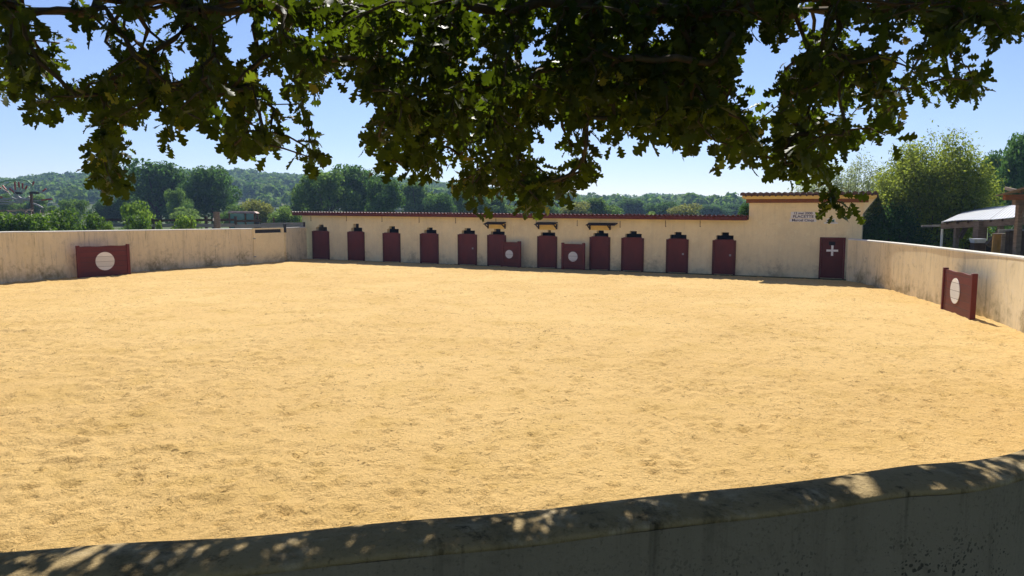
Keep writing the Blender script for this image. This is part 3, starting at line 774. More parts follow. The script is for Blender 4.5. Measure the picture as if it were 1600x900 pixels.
# ------------------------------------------------------------------ right hand trees: upright whippy willows
def willow(px0, px1, ytop, Y, mat, label, n, size, seed, tilt=.25, nst=60, zbase=1.1):
    r_ = np.random.default_rng(seed); X = ((px0+px1)/2-800)/F*Y; W_ = (px1-px0)/F*Y/2; H = D(px0, ytop, Y).z
    o = thing('willow_tree', label, 'tree', (X, Y, 0)); mb = MB()
    mb.tube([(0, 0, -.1), (.05, 0, .5), (0, .05, 1.0)], [.22, .17, .14], 8)
    Cs = []; tips = []
    for i in range(nst):
        a = r_.uniform(0, 6.283); sp = math.sqrt(r_.uniform(.01, 1)); bx, by = math.cos(a)*sp, math.sin(a)*sp
        hh = H*(1-.42*sp**2.2)*r_.uniform(.8, 1.06)
        p0 = np.array([0, .05, .8]); p3 = np.array([bx*W_*.95, by*W_*.7, hh])
        p1 = p0+np.array([bx*W_*.35, by*W_*.3, hh*.2]); p2 = p3-np.array([bx*W_*.18, by*W_*.1, hh*.3])
        ts = np.linspace(0, 1, 9)[:, None]
        P = (1-ts)**3*p0+3*(1-ts)**2*ts*p1+3*(1-ts)*ts**2*p2+ts**3*p3
        mb.tube(P, [.05*(1-t_*.92) for t_ in ts[:, 0]], 4, cap=False); tips.append(P)
    for i in range(n):
        P = tips[r_.integers(nst)]; t_ = r_.uniform(.2, 1.0)**.8*8; k = min(7, int(t_)); q = P[k]+(P[k+1]-P[k])*(t_-k)
        sc = .16+.30*min(1, (8-t_)/5)
        Cs.append(q+r_.normal(0, sc, 3)*np.array([1, 1, 1.1]))
    Cs = np.array(Cs); Cs = Cs[Cs[:, 2] > zbase]; Cs[:, 1] = np.maximum(Cs[:, 1], -2.0); Cs[:, 0] = np.clip(Cs[:, 0], -W_*1.05, W_*1.05)
    N = unit(len(Cs)); V, Fq = leaf_quads(Cs, N, size, .42)
    mesh('crown', V, Fq, mat, o, False); mb.build('trunk', M['twig'], o)
    return o
willow(1350, 1560, 209, 30.5, M['willow'], 'big olive green bushy willow with whippy shoots, between the tall building and the shed', 62000, .125, 3, nst=150)
willow(1225, 1420, 248, 38, M['willowg'], 'pale grey-green willow rising behind the tall building roof', 30000, .125, 4, nst=90)
willow(1338, 1440, 318, 29.8, M['dtree'], 'low dark leafy tree in the shade right of the tall building', 15000, .12, 5, nst=46, zbase=.2)
plant('d0', 1592, 110, 202, 46, 'tree', 'tall dark green tree at the right edge behind the shed', 'tree', None)
plant('d1', 1545, 70, 235, 52, 'tree', 'dark tree between the big willow and the tall dark tree', 'tree', None)
plant('d1', 1480, 120, 322, 40, 'tree', 'dark low tree seen through the open shed', 'tree', None)

# ------------------------------------------------------------------ sheds on the right
def P3(px, py, Y): return D(px, py, Y)
sh = thing('tin_shed', 'open timber shed with a pale zinc sheet roof under the willow', 'shed', (14.5, 24, 0))
e0, e1 = P3(1472, 347.5, 23.5), P3(1640, 337, 19.5); r0, r1 = P3(1512, 329, 30), P3(1650, 312, 26)
dirx = (e1-e0).normalized(); n = 90; V = []; Fc = []
for i in range(n+1):
    t_ = i/n; a = e0.lerp(e1, t_); b = r0.lerp(r1, t_); w = .007*math.sin(i*2.1)
    sag = .02*math.sin(t_*9)
    for q in (a, b): V += [(q.x, q.y, q.z+w+sag), (q.x, q.y, q.z+w+sag+.02)]
    if i:
        p, q_ = (i-1)*4, i*4; Fc += [(p, q_, q_+2, p+2), (p+1, p+3, q_+3, q_+1), (p, p+1, q_+1, q_), (p+2, q_+2, q_+3, p+3)]
mesh('roof', V, Fc, M['tin'], sh)
MB().bar(e0+Vector((.1, .15, -.12)), e1+Vector((0, .15, -.12)), .08, .18).build('eave_beam', M['timber'], sh, True)
MB().bar(r0+Vector((0, -.1, -.14)), r1+Vector((0, -.1, -.14)), .08, .16).build('ridge_beam', M['timber_d'], sh, True)
for px, Y, w in ((1477, 23.6, .05), (1537, 21.8, .26), (1500, 22.9, .12), (1569, 21.2, .12)):
    q = P3(px, 350, Y); MB().bar((q.x, q.y+.15, 0), (q.x, q.y+.15, q.z+.08), w, w).build('post', M['timber'] if w > .06 else M['white'], sh, True)
a, b = P3(1544, 384, 21.6), P3(1567, 357, 21.6); MB().bar(a, b, .12, .16).build('brace', M['timber'], sh, True)
a, b = P3(1500, 372, 22.8), P3(1512, 350, 22.8); MB().bar(a, b, .1, .1).build('brace', M['timber_d'], sh, True)
for i in range(9):
    t_ = (i+.5)/9; a = e0.lerp(e1, t_); b = r0.lerp(r1, t_); MB().bar(a+Vector((0, 0, -.04)), b+Vector((0, 0, -.04)), .06, .07).build('rafter', M['timber_d'], sh, True)
bk0, bk1 = r0+Vector((0, .2, 0)), r1+Vector((0, .2, 0))
mb = MB(); mb.add([(bk0.x, bk0.y, 0), (bk1.x, bk1.y, 0), (bk1.x, bk1.y, 1.5), (bk0.x, bk0.y, 1.5)], [(0, 1, 2, 3)])
mb.add([(bk0.x, bk0.y+.05, 0), (bk1.x, bk1.y+.05, 0), (bk1.x, bk1.y+.05, 1.5), (bk0.x, bk0.y+.05, 1.5)], [(3, 2, 1, 0), (0, 1, -3, -4), (1, 2, -2, -3), (2, 3, -1, -2), (0, -4, -1, 3)][:1])
mb.build('back_boards', M['timber_d'], sh, True)
a, b = P3(1462, 352, 24), P3(1476, 352, 24)
MB().bar(P3(1440, 353.5, 24), P3(1474, 352.5, 24), .06, .06).build('rail', M['greywood'], sh, True)

ps = thing('timber_porch', 'nearer timber porch with a sloping board roof at the right edge', 'shed', (12.3, 17.6, 0))
p0, p1, p2, p3 = P3(1556, 307, 17.8), P3(1625, 287, 17.0), P3(1655, 289, 19.8), P3(1572, 303, 20.6)
up = Vector((0, 0, .03)); mb = MB(); mb.add([p0, p1, p2, p3, p0+up, p1+up, p2+up, p3+up], [(0, 3, 2, 1), (4, 5, 6, 7), (0, 1, 5, 4), (1, 2, 6, 5), (2, 3, 7, 6), (3, 0, 4, 7)])
mb.build('roof', M['timber'], ps, True)
MB().bar(P3(1569, 308.5, 17.9), P3(1640, 307.5, 17.9), .1, .13).build('beam', M['brownwood'], ps, True)
MB().bar(P3(1584, 316, 18.0), P3(1640, 313, 18.0), .12, .14).build('beam', M['timber'], ps, True)
q = P3(1593.5, 318, 18.0); MB().bar((q.x, q.y, 0), (q.x, q.y, q.z), .12, .12).build('post', M['timber'], ps, True)
MB().bar(P3(1594, 343, 17.95), P3(1603, 318, 17.95), .07, .08).build('brace', M['timber'], ps, True)
MB().bar(P3(1571, 294, 19), P3(1597, 300, 18), .05, .07).build('rafter', M['timber'], ps, True)
pf = thing('plank_fence', 'dark upright plank fence under the porch at the right edge', 'fence', (12.8, 18.6, 0))
for i in range(9):
    q = P3(1568+i*6.4, 362+rng.uniform(-2, 3), 18.7); MB().box(q.x-.045, q.x+.045, 18.68, 18.71, 0, q.z).build('plank', M['timber_d'] if i % 3 else M['timber'], pf, True)
MB().bar(P3(1560, 361, 18.75), P3(1640, 360, 18.75), .05, .08).build('rail', M['greywood'], pf, True)
q = P3(1562.5, 366, 20.5); bb = thing('barrel', 'dull yellow-brown upright drum standing in the shade of the sheds', 'barrel', (q.x, q.y, 0))
mb = MB(); mb.tube([(0, 0, 0), (0, 0, q.z*.33), (0, 0, q.z*.35), (0, 0, q.z*.66), (0, 0, q.z*.68), (0, 0, q.z)], [.17, .17, .18, .17, .18, .17], 18)
mb.build('drum', m_plain('mustard_drum', (.30, .16, .03), .6), bb); MB().tube([(0, 0, q.z), (0, 0, q.z+.025)], [.185, .185], 18).build('lid', M['timber'], bb)
q = P3(1528, 373, 21.4); bo = thing('water_tub', 'small pale blue-grey tub beside the thick shed post', 'tub', (q.x, q.y, 1.5-1.5))
MB().box(-.16, .16, -.1, .1, 0, q.z-.12).build('stand', M['timber_d'], bo)
MB().add([(-.15,-.1,q.z-.118),(.15,-.1,q.z-.118),(.15,.1,q.z-.118),(-.15,.1,q.z-.118),(-.18,-.13,q.z),(.18,-.13,q.z),(.18,.13,q.z),(-.18,.13,q.z)],[(0,3,2,1),(0,1,5,4),(1,2,6,5),(2,3,7,6),(3,0,4,7),(4,5,6,7)]).build('tub', m_plain('pale_plastic', (.45, .5, .56), .5), bo)

# ------------------------------------------------------------------ fence, tractor, machine on the left
fe = thing('paddock_fence', 'old grey two-rail paddock fence behind the left wall', 'fence', (-15, 38, 0))
pts = [(150, 38), (238, 38.6), (321, 39), (367, 39.4), (408, 40), (474, 40.5)]
for i, (px, Y) in enumerate(pts):
    top = {150: 341, 238: 342, 321: 338, 367: 338, 408: 349, 474: 347}[px]
    q = D(px, top, Y); MB().bar((q.x, Y+.08, 0), (q.x, Y+.08, q.z), .12, .12).build('post', M['timber_d'], fe, True)
for i in range(len(pts)-1):
    (pa, Ya), (pb, Yb) = pts[i], pts[i+1]
    if i < 4: ya = [(343, 344, 343.5, 345)[i], (351.5, 352, 352, 353)[i]]
    else: ya = [349.5, 354]
    for k_, yy in enumerate(ya):
        MB().bar(D(pa, yy+.6, Ya), D(pb, yy-.2, Yb), .05, .17 if k_ else .12).build('rail', M['greywood'] if (i == 4 or k_ == 1) else M['timber_d'], fe, True)
q = D(338, 331, 37.5); stp = thing('upright_post', 'thick sawn-off grey trunk post standing by the fence left of the tractor', 'post', (q.x, 37.5, 0))
MB().tube([(0, 0, 0), (.02, 0, 1), (0, 0, q.z)], [.2, .17, .16], 12).build('trunk_post', M['timber'], stp)
MB().tube([(-.1, -.16, q.z-.45), (-.1, -.16, q.z-.3)], .03, 6).build('insulator', M['white'], stp)
# tractor: cab seen over the wall
TY = 44; tq = D(381, 340, TY); sc = TY/F
tr = thing('tractor', 'old tractor with teal cab windows and a rusty cream roof behind the fence', 'tractor', (tq.x, TY, 0), R_(12))
zt = D(381, 330.5, TY).z; zb_ = zt-1.25; zl = .75
w2 = 19*sc
MB().add([(-w2-.1, -.75, zt-.09), (w2+.1, -.75, zt-.11), (w2+.1, .75, zt-.11), (-w2-.1, .75, zt-.09), (-w2+.02, -.66, zt+.02), (w2-.05, -.66, zt), (w2-.05, .66, zt), (-w2+.02, .66, zt+.02)],
         [(0, 3, 2, 1), (4, 5, 6, 7), (0, 1, 5, 4), (1, 2, 6, 5), (2, 3, 7, 6), (3, 0, 4, 7)]).build('cab_roof', M['tractor_roof'], tr)
mb = MB()
for x in (-w2+.02, w2*.25, w2-.03):
    for y in (-.68, .68): mb.bar((x, y, zb_-.35), (x, y, zt-.1), .07, .07)
mb.box(-w2, w2, -.7, -.66, zb_-.04, zb_+.05); mb.box(-w2, w2, .66, .7, zb_-.04, zb_+.05)
mb.build('cab_frame', M['rusty'], tr)
MB().box(-w2+.06, w2*.25-.05, -.67, -.66, zb_+.06, zt-.12).build('window', M['glass'], tr)
MB().box(w2*.25+.05, w2-.08, -.67, -.66, zb_+.06, zt-.12).build('window', M['glass'], tr)
MB().box(-w2-.0, -w2+.02, -.6, .6, zb_+.06, zt-.12).build('window', M['glass'], tr)
MB().box(-w2, w2, -.64, .64, zl, zb_-.06).build('cab_body', M['tractor'], tr, bevel=.03)
MB().box(w2+.01, w2+1.7, -.38, .38, .8, zb_-.12).build('bonnet', M['tractor'], tr, bevel=.08)
MB().tube([(w2+1.0, -.25, zb_-.1), (w2+1.0, -.25, zt-.35)], .045, 8).build('exhaust', M['rusty'], tr)
MB().box(w2+.02, w2+.25, -1.0, -.85, zb_+.25, zb_+.75).build('mirror', M['blackmetal'], tr, bevel=.02)
def wheel(x, y, r, w):
    wh = thing('wheel', None, None); wh.parent = tr; wh.location = (x, y, r)
    MB().tube([(0, -w/2, 0), (0, -w*.4, 0), (0, w*.4, 0), (0, w/2, 0)], [r*.88, r, r, r*.88], 28).build('tyre', M['rubber'], wh)
    MB().tube([(0, -w/2-.02, 0), (0, w/2+.02, 0)], [r*.5]*2, 20).build('rim', M['tractor_roof'], wh)
for y in (-.8, .8): wheel(-.15, y, .75, .4); wheel(w2+1.35, y*.9, .45, .25)
# old machine with radiating arms
MY = 42; hm = thing('hay_machine', 'derelict farm machine with red tipped arms radiating like spokes, above the hedge', 'farm machine', ((30-800)/F*MY, MY, 0))
def Q(px, py, dy=0): return D(px, py, MY+dy)
mb = MB(); c_ = Q(48.5, 300); mb.bar((c_.x, MY, 0), c_, .11, .11); mb.build('mast', M['rusty'], hm, True)
mb = MB(); mb.tube([Q(-40, 314), Q(0, 314.5), Q(22, 316), Q(36, 317)], .05, 6); mb.tube([Q(-40, 311), Q(0, 312.5), Q(20, 310), Q(36, 315), Q(46, 307)], .06, 6); mb.tube([Q(52, 318), Q(60, 321), Q(67, 325)], .05, 6)
mb.tube([Q(26, 307), Q(33, 311), Q(48, 313)], .09, 6); mb.tube([Q(-40, 319), Q(20, 318.5)], .04, 6); mb.build('frame', M['greyiron'], hm, True)
for hx_, hy_ in ((28, 302), (54.5, 301.5)):
    h_ = Q(hx_, hy_); b_ = thing('hub', None, None); b_.parent = hm
    MB().bar(h_+Vector((-.19, 0, .02)), h_+Vector((.19, 0, 0)), .2, .13).build('seat', M['blackmetal'], b_, True)
arms = [((20, 309), (4, 290)), ((27, 305), (15, 294.5)), ((24.5, 307), (23, 284)), ((31, 300), (29, 284)), ((36, 302), (35, 286)), ((48, 295), (53, 284)), ((62, 302), (72, 295)), ((52, 314), (81, 311)), ((38, 301), (42, 290)), ((12, 300), (-10, 288)), ((14, 312), (-8, 305))]
for i, (a, b) in enumerate(arms):
    dy = rng.uniform(-.8, .8); A_, B_ = Q(*a, dy*.3), Q(*b, dy); mid = A_.lerp(B_, .45)
    ar = MB().tube([A_, mid], [.028, .026], 6).build('arm', M['greyiron'], hm, True)
    MB().tube([mid, B_], [.045, .05], 6).build('red_tip', M['redtip'], ar, True)
mb = MB(); mb.tube([Q(-20, 294), Q(-4, 287), Q(9, 282.5), Q(22, 281.3), Q(34, 281), Q(43, 282.5), Q(49, 288), Q(51, 297)], .045, 6)
mb.tube([Q(6, 292, .8), Q(14, 286, .8), Q(24, 282.6, .8), Q(30, 290, .8), Q(30.5, 300, .8)], .035, 6); mb.build('hoop', M['greeniron'], hm, True)
mb = MB()
for i in range(420):
    px = rng.uniform(-60, 74); Y = rng.uniform(37, 39.5); tp = D(px, 323+abs(px-30)*.10+rng.uniform(0, 8), Y)
    p = Vector((tp.x, Y, rng.uniform(.6, tp.z))); d = Vector((rng.normal(), rng.normal()*.6, rng.normal()*.5)).normalized()*rng.uniform(.3, .8)
    q = p+d; q.z = min(q.z, tp.z+.15); mid = (p+q)/2+Vector(rng.normal(0, .06, 3)); mb.tube([p, mid, q], [.016, .013, .005], 4, cap=False)
tag(mb.build('brush_pile', M['brush']), 'pile of dry tangled brushwood at the foot of the farm machine', 'brushwood', kind='stuff')

# ------------------------------------------------------------------ distant hills and wood
prof = [(-900, 285), (-400, 282), (-100, 277), (0, 280), (60, 279), (95, 291), (130, 288), (200, 281), (290, 273), (360, 277), (440, 273), (480, 280), (560, 281), (650, 281), (700, 288), (760, 295), (850, 306), (900, 312), (960, 314), (1010, 311), (1060, 317), (1110, 320), (1160, 322), (1300, 318), (1600, 312), (2000, 306), (2500, 300)]
RY = 470.
px_of = np.array([p[0] for p in prof]); zr = np.array([(328-p[1])/F*RY+CH-8.5 for p in prof]); zr = np.maximum(zr, -2)
def terr(X, Y):
    z = np.interp(X/RY*F+800, px_of, zr); u = np.clip((Y-150)/(RY-150), 0, 1.6); u = np.where(u > 1, 1-(u-1)*.3, u)
    return z*(u*u*(3-2*u))+1.2*np.sin(X*.021+Y*.013)*np.clip((Y-150)/150, 0, 1)
gx = np.linspace(-800, 900, 90); gy = np.linspace(140, 640, 34); XX, YY = np.meshgrid(gx, gy)
ZZ = terr(XX, YY)+.0; ZZ[0] = -.3; V = np.stack([XX, YY, ZZ], -1).reshape(-1, 3)
idx = np.arange(34*90).reshape(34, 90); Fq = np.stack([idx[:-1, :-1], idx[:-1, 1:], idx[1:, 1:], idx[1:, :-1]], -1).reshape(-1, 4)
tag(mesh('hills', V, Fq, M['ground'], None, smooth=True), kind='structure')
nC = 3600; Yc = 180+(RY+25-180)*np.sqrt(rng.uniform(0, 1, nC)); Xc = rng.uniform(-.86, .95, nC)*Yc
kd = rng.integers(0, 3, nC)
for kk, (mm, nm) in enumerate(((M['dtree'], 'dark'), (M['mtree'], 'mid'), (M['mtree'], 'mid'))):
    if kk == 2: break
    sel = (kd == 0) if kk == 0 else (kd > 0)
    xs, ys = Xc[sel], Yc[sel]; zs_ = terr(xs, ys); n = len(xs)
    rr = rng.uniform(2.8, 5.2, n)*(.6+.4*ys/RY); hh = rng.uniform(6.5, 10.5, n)*(.55+.45*ys/RY)
    if kk == 0: allb = []
    q = 150; ce = np.repeat(np.stack([xs, ys, zs_+hh-rr*.9], 1), q, 0); rad = np.repeat(rr, q)
    d = unit(n*q); d[:, 2] = np.where(d[:, 2] < -.3, -d[:, 2], d[:, 2]); C = ce+d*(rad*rng.uniform(.72, 1.08, n*q))[:, None]*np.array([1, 1, .95])
    N = d*.8+unit(n*q)*.6; N /= np.linalg.norm(N, axis=1)[:, None]; V, Fq = leaf_quads(C, N, 1.45, .8)
    allb.append((V, Fq, len(V)))
V = np.concatenate([allb[0][0], allb[1][0]]); Fq = np.concatenate([allb[0][1], allb[1][1]+allb[0][2]])
wd = mesh('woodland', V, Fq, M['dtree']); wd.data.materials.append(M['mtree'])
wd.data.polygons.foreach_set('material_index', np.concatenate([np.zeros(len(allb[0][1]), np.int32), np.ones(len(allb[1][1]), np.int32)]))
tag(wd, 'far wooded hillside fading to blue behind the single trees', 'woodland', kind='stuff')

# ------------------------------------------------------------------ the oak whose branches hang over the view
# how thick the foliage hangs, cells of 50 x 40 px worth of view angle, at 3.4 to 6.5 m from the eye
dens = [
 '85589999989999999999999996999998', # 0-40
 '98899998999999999999999565899958',
 '96498896599599999999998489999650',
 '47999999954899999999991599899880',
 '34389987830087999999999599887421',
 '11193667777677999999857999972000',
 '00071601770036578986204168651000',
 '00060000000002418993000043220000',
 '00060000000000208980000002300000',
]
low_x = [-60, 0, 30, 60, 80, 95, 115, 140, 150, 200, 206, 235, 268, 280, 305, 350, 375, 410, 430, 450, 500, 515, 522, 556, 560, 590, 640, 690, 720, 740, 830, 870, 900, 925, 935, 960, 985, 1000, 1040, 1060, 1098, 1110, 1130, 1170, 1180, 1235, 1262, 1276, 1284, 1304, 1312, 1340, 1380, 1415, 1430, 1455, 1472, 1490, 1530, 1557, 1562, 1600, 1700]
low_y = [160, 155, 215, 215, 200, 165, 170, 200, 318, 318, 240, 262, 258, 205, 236, 236, 262, 262, 232, 270, 272, 235, 118, 118, 240, 268, 292, 308, 322, 338, 342, 335, 305, 300, 252, 252, 255, 228, 230, 278, 280, 235, 268, 270, 290, 292, 286, 286, 288, 282, 252, 232, 236, 215, 180, 176, 152, 176, 166, 132, 76, 72, 70]
gaps = [(90, 25, 18), (125, 65, 14), (115, 108, 16), (12, 185, 20), (120, 195, 16), (370, 75, 20), (360, 25, 9), (290, 92, 9), (222, 222, 18), (290, 228, 14), (440, 150, 12), (418, 118, 8), (535, 180, 24), (535, 228, 24), (538, 140, 20), (500, 195, 14),
        (1187, 85, 24), (1188, 122, 26), (1190, 158, 16), (1180, 55, 12), (1282, 25, 13), (1340, 60, 13), (1345, 38, 8), (1400, 118, 10), (1345, 172, 9), (1528, 74, 22), (1575, 112, 34), (1440, 215, 20), (846, 226, 12), (880, 256, 10), (938, 205, 9), (700, 262, 8), (450, 205, 9), (1165, 110, 14), (1010, 250, 12), (1110, 285, 12), (245, 180, 6), (60, 230, 12), (330, 205, 6)]
gaps += [(rng.uniform(0, 1560), rng.uniform(8, 240), rng.uniform(4, 9)) for _ in range(60)]
def open_sky(px, py, m=21):
    if py > np.interp(px, low_x, low_y)-m: return True
    return any((px-a)**2+(py-b)**2 < (c+m*.8)**2 for a, b, c in gaps)
clusters = []
def add_cluster(p, r, kind): clusters.append((p[0], p[1], p[2], r, kind))
for r_i, row in enumerate(dens):
    for c_i, ch in enumerate(row):
        d_ = int(ch)
        if d_ == 0: continue
        n = {9: 14, 8: 13, 7: 12, 6: 11, 5: 10, 4: 9, 3: 7, 2: 5, 1: 4}[d_]
        if r_i < 4 and d_ == 9: n = 18
        if r_i < 5 and 11 <= c_i <= 22: n += 8
        for k in range(n):
            
            px = (c_i+rng.uniform(.08, .92))*50; py = (r_i+rng.uniform(.05, .8))*40 if r_i < 7 else 280+(r_i-7)*30+rng.uniform(0, 18)
            if open_sky(px, py): continue
            Y = rng.uniform(3.5, 6.6) if py < 240 else rng.uniform(3.9, 5.6)
            add_cluster(D(px, py, Y), 0, 1)
for a_, b_ in ((1290, 288), (1297, 306), (1306, 322), (1300, 332), (1326, 333)): add_cluster(D(a_, b_-8, 4.9), 0, 1)
# bulk of the crown overhead (out of the photograph): keeps the hanging leaves and the wall in shade
lit = [(333, 872, .10), (192, 903, .08), (480, 848, .09), (555, 838, .12), (640, 842, .12), (700, 830, .11), (755, 828, .09), (1008, 806, .06), (1315, 765, .09), (1360, 763, .12), (1410, 756, .11), (1530, 724, .07), (350, 848, .08)]
litp = [(np.array(G(x, y, ZN)), r_+.08) for x, y, r_ in lit]; sdn = np.array(SD)
glow = [(500, 140, 5.0, .1), (20, 110, 5.2, .08), (90, 120, 5.2, .04), (600, 220, 5.2, .1), (660, 280, 5.4, .1), (720, 310, 5.4, .08), (1063, 105, 4.5, -.08), (1500, 150, 5.0, .06), (1185, 180, 5.3, .02), (180, 300, 5, -.02), (1085, 270, 5, .0), (430, 90, 5.4, -.04)]
litp += [(np.array(D(a_, b_, y_)), r_) for a_, b_, y_, r_ in glow]
def in_tunnel(p):  # gaps cut in the unseen crown so sun reaches chosen spots
    for q, r_ in litp:
        w = p-q; t_ = w.dot(sdn); dd_ = np.linalg.norm(w-sdn*t_)
        if dd_ < r_+.27 and t_ > .25: return True
    return False
def top_z(y): return CH+max(y, 0)*.285+.25 if y > .3 else 4.2
nup = 0
while nup < 5200:
    x, y = rng.uniform(-8.5, 8.5), rng.uniform(-6, 9.5); z = rng.uniform(3.6, 8.8)
    if z < max(top_z(y), 4.0 if y < 2 else 0): continue
    if (x/9.5)**2+((y-1.5)/8.6)**2+((z-5)/4.4)**2 > 1: continue
    if z > 6.6 and rng.random() < .25: continue
    if y-.92*z > 3.2: continue
    p = np.array([x, y, z])
    # the slab that actually screens the near wall is thicker
    if in_tunnel(p): continue
    add_cluster(p, 0, 0); nup += 1
xa = np.linspace(-4.5, 4.5, 60)
for x in xa:                                 # extra unseen leaf layer, added to shade the near wall from the sun
    for k in range(75):
        base = np.array([x, rng.uniform(1.7, 3.6), ZN]); t_ = rng.uniform(4.2, 8.5)
        p = base+sdn*t_+rng.normal(0, .05, 3)
        if p[2] < top_z(p[1]) or in_tunnel(p): continue
        add_cluster(p, 0, 0)
CL = np.array([c[:3] for c in clusters]); KD = np.array([c[4] for c in clusters])
print('clusters', len(CL), 'in view', int(KD.sum()))
# limbs: trunk stands behind and to the left of the viewer
TB = Vector((-2.9, -3.6, 0))
limbs = [[(-2.9, -3.6, 0), (-2.8, -3.5, 1.4), (-2.7, -3.3, 2.9)],
         [(-2.7, -3.3, 2.9), (-2.5, -1.6, 4.3), (-2.4, .6, 5.1), (-2.6, 2.8, 5.4), (-3.1, 5.0, 5.5), (-3.4, 6.8, 5.6)],
         [(-2.7, -3.3, 2.9), (-1.4, -2.0, 4.5), (.2, .2, 5.3), (1.2, 2.6, 5.6), (1.6, 4.8, 5.4), (1.7, 6.9, 5.7)],
         [(-1.4, -2.0, 4.5), (1.4, -1.0, 5.3), (4.0, .8, 5.6), (5.6, 3.2, 5.5), (6.3, 5.2, 5.3)],
         [(-2.5, -1.6, 4.3), (-4.4, .2, 5.0), (-5.8, 2.6, 5.2), (-6.4, 4.8, 5.1)],
         [(-2.7, -3.3, 2.9), (-3.6, -5.0, 4.6), (-4.2, -6.2, 5.6)], [(-2.7, -3.3, 2.9), (-2.2, -3.4, 5.2), (-1.8, -2.6, 7.4)],
         [(.2, .2, 5.3), (.4, 1.2, 6.6), (.2, 2.6, 7.8)], [(4.0, .8, 5.6), (4.6, 1.8, 6.6), (4.8, 3.2, 7.4)], [(-2.4, .6, 5.1), (-3.4, 1.6, 6.4), (-3.8, 3, 7.6)]]
nodes = []; par = []
def near_node(p):
    A = np.array(nodes); return int(np.argmin(np.sum((A-np.array(p))**2, 1)))
for lm in limbs:
    pts = smooth_pts(lm, 5); prev = near_node(pts[0]) if nodes else -1
    for i, p in enumerate(pts):
        if i == 0 and nodes: continue
        nodes.append(tuple(p+Vector(rng.normal(0, .03, 3)))); par.append(prev); prev = len(nodes)-1
nl = len(nodes)
order = np.argsort([np.min(np.sum((np.array(nodes)-c)**2*np.array([1, 1, 1.4]), 1)) for c in CL])
A = np.zeros((nl+3*len(CL)+10, 3)); A[:nl] = nodes; nn = nl; cnode = {}
for ci in order:
    c = CL[ci]; dlt = A[:nn]-c; cost = np.sum(dlt**2, 1)+np.where(dlt[:, 2] < -.08, 1.2, 0)
    j = int(np.argmin(cost)); a = A[j]
    L_ = math.sqrt(np.sum((c-a)**2)); m_ = (a+c)/2+rng.normal(0, .05, 3)*min(1, L_*1.5)+np.array([0, 0, .07*L_])
    A[nn] = m_; par.append(j); A[nn+1] = c; par.append(nn); cnode[ci] = nn+1; nn += 2
A = A[:nn]; cnt = np.ones(nn)
for i in range(nn-1, -1, -1):
    if par[i] >= 0: cnt[par[i]] += cnt[i]
rad = .0036*cnt**.36
oak = thing('oak_tree', 'spreading oak whose dark lobed leaves and twigs hang across the top of the view', 'tree', TB)
# chains: follow the heaviest child
kids = [[] for _ in range(nn)]
for i, p in enumerate(par):
    if p >= 0: kids[p].append(i)
big_mb, tw_mb = MB(), MB(); stack = [(0, None)]
while stack:
    s0, fr = stack.pop(); chain = ([fr] if fr is not None else [])+[s0]; cur = s0
    while kids[cur]:
        ks = sorted(kids[cur], key=lambda q: -cnt[q]); 
        for q in ks[1:]: stack.append((q, cur))
        cur = ks[0]; chain.append(cur)
    rs = [min(rad[q], rad[chain[1]] if len(chain) > 1 else 9) for q in chain]
    # split chain by thickness into limb part and twig part
    cut = next((i for i, r in enumerate(rs) if r < .02), len(chain))
    if cut >= 2: big_mb.tube([A[q] for q in chain[:cut]], rs[:cut], 10, cap=False)
    st = max(0, cut-1)
    if len(chain)-st >= 2: tw_mb.tube([A[q] for q in chain[st:]], [max(r, .0022) for r in rs[st:]], 4, cap=False)
big_mb.build('trunk', M['bark'], oak, True, True); tw_mb.build('twigs', M['twig'], oak, True, True)
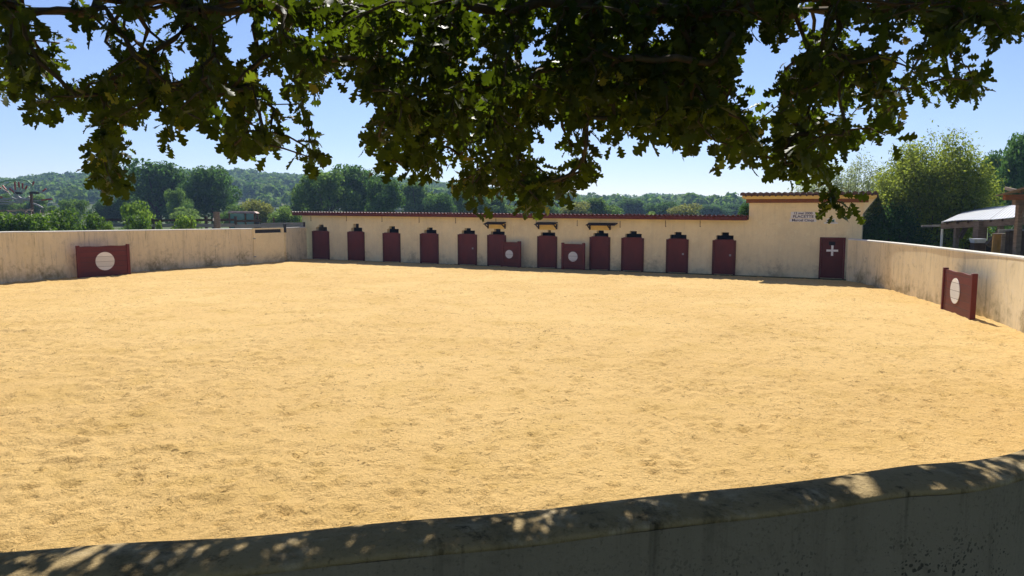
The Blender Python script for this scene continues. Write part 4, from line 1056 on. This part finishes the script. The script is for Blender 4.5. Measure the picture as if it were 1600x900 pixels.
# lobed leaves
def leaf_template(full=True):
    if full: st = [(0, .012), (.10, .03), (.17, .10), (.25, .20), (.31, .13), (.36, .12), (.46, .30), (.52, .33), (.57, .17), (.62, .16), (.72, .34), (.78, .32), (.83, .16), (.90, .19), (.96, .12), (1.0, .02)]
    else: st = [(0, .012), (.22, .2), (.34, .12), (.50, .33), (.60, .17), (.75, .34), (.85, .16), (1.0, .04)]
    V = []; Fc = []
    for i, (t_, w) in enumerate(st):
        lob_ = .03*w/.3
        V += [(t_, 0, 0), (t_+lob_*1.5, w, .25*w), (t_+lob_*1.5, -w, .25*w)]
        if i: a, b = 3*(i-1), 3*i; Fc += [(a, b, b+1, a+1), (a, a+2, b+2, b)]
    return np.array(V, float), np.array(Fc)
def leaves(sel, nper, size, tmpl, spread, jit):
    V0, F0 = tmpl; out = []; fo = []; k0 = 0
    for ci in sel:
        c = A[cnode[ci]]; p = A[par[cnode[ci]]]; d = c-p; d = d/(np.linalg.norm(d)+1e-9); d = d*.6+np.array([0, 0, -.35])+rng.normal(0, .25, 3); d /= np.linalg.norm(d)
        for k in range(rng.integers(nper[0], nper[1]+1)):
            side = rng.normal(size=3); side -= d*side.dot(d); side /= np.linalg.norm(side)
            ax = d*rng.uniform(.1, 1.0)+side*rng.uniform(.5, 1.1)+np.array([0, 0, -.15]); ax /= np.linalg.norm(ax)
            nr = np.cross(ax, rng.normal(size=3)); nr = nr/np.linalg.norm(nr)*.6+np.array([0, .15, .55]); nr -= ax*nr.dot(ax); nr /= np.linalg.norm(nr)
            bi = np.cross(nr, ax); s = size*rng.uniform(.65, 1.3); base = c-d*rng.uniform(-.03, spread)+rng.normal(0, jit, 3)+ax*.012
            v = V0*s; curl = -.35*(V0[:, 0]**2)*s*rng.uniform(-.2, 1)
            W_ = base+np.outer(v[:, 0], ax)+np.outer(v[:, 1], bi)+np.outer(v[:, 2]+curl, nr)
            out.append(W_); fo.append(F0+k0); k0 += len(V0)
    return np.concatenate(out), np.concatenate(fo)
inv = [i for i in range(len(CL)) if KD[i] == 1]; outv = [i for i in range(len(CL)) if KD[i] == 0]
V1, F1 = leaves(inv, (8, 11), .082, leaf_template(True), .085, .025)
V2, F2 = leaves(outv, (8, 11), .14, leaf_template(False), .14, .06)
mesh('crown', np.concatenate([V1, V2]), np.concatenate([F1, F2+len(V1)]), M['oak'], oak)

# ------------------------------------------------------------------ litter on the sand
n = 2600; xs = rng.uniform(-16, 12, n); ys = 4+ (rng.uniform(0, 1, n)**1.3)*24
C = np.stack([xs, ys, np.full(n, .012)], 1)+rng.normal(0, .002, (n, 3)); N = unit(n)*.35+np.array([0, 0, 1]); N /= np.linalg.norm(N, axis=1)[:, None]
V, Fq = leaf_quads(C, N, .035, .5); V[:, 2] = np.maximum(V[:, 2], .006)
tag(mesh('leaf_litter', V, Fq, m_plain('dry_litter', (.17, .10, .05), .9, .5, 3)), 'scattered dry leaf crumbs and twigs lying on the yellow sand', 'litter', kind='stuff')

# ------------------------------------------------------------------ summer haze
hz = MB().box(-1100, 1100, -150, 650, -1.5, 70).build('haze', M['dark'], None)
t = NT('haze_air'); vo = t.n('VolumePrincipled'); vo.inputs['Color'].default_value = (.42, .62, 1, 1); vo.inputs['Density'].default_value = .0005
vo.inputs['Anisotropy'].default_value = .2
t.l(vo.outputs[0], t.out.inputs['Volume']); hz.data.materials.clear(); hz.data.materials.append(t.m)
tag(hz, 'thin blue summer haze over the fields and hills', 'haze', kind='stuff')
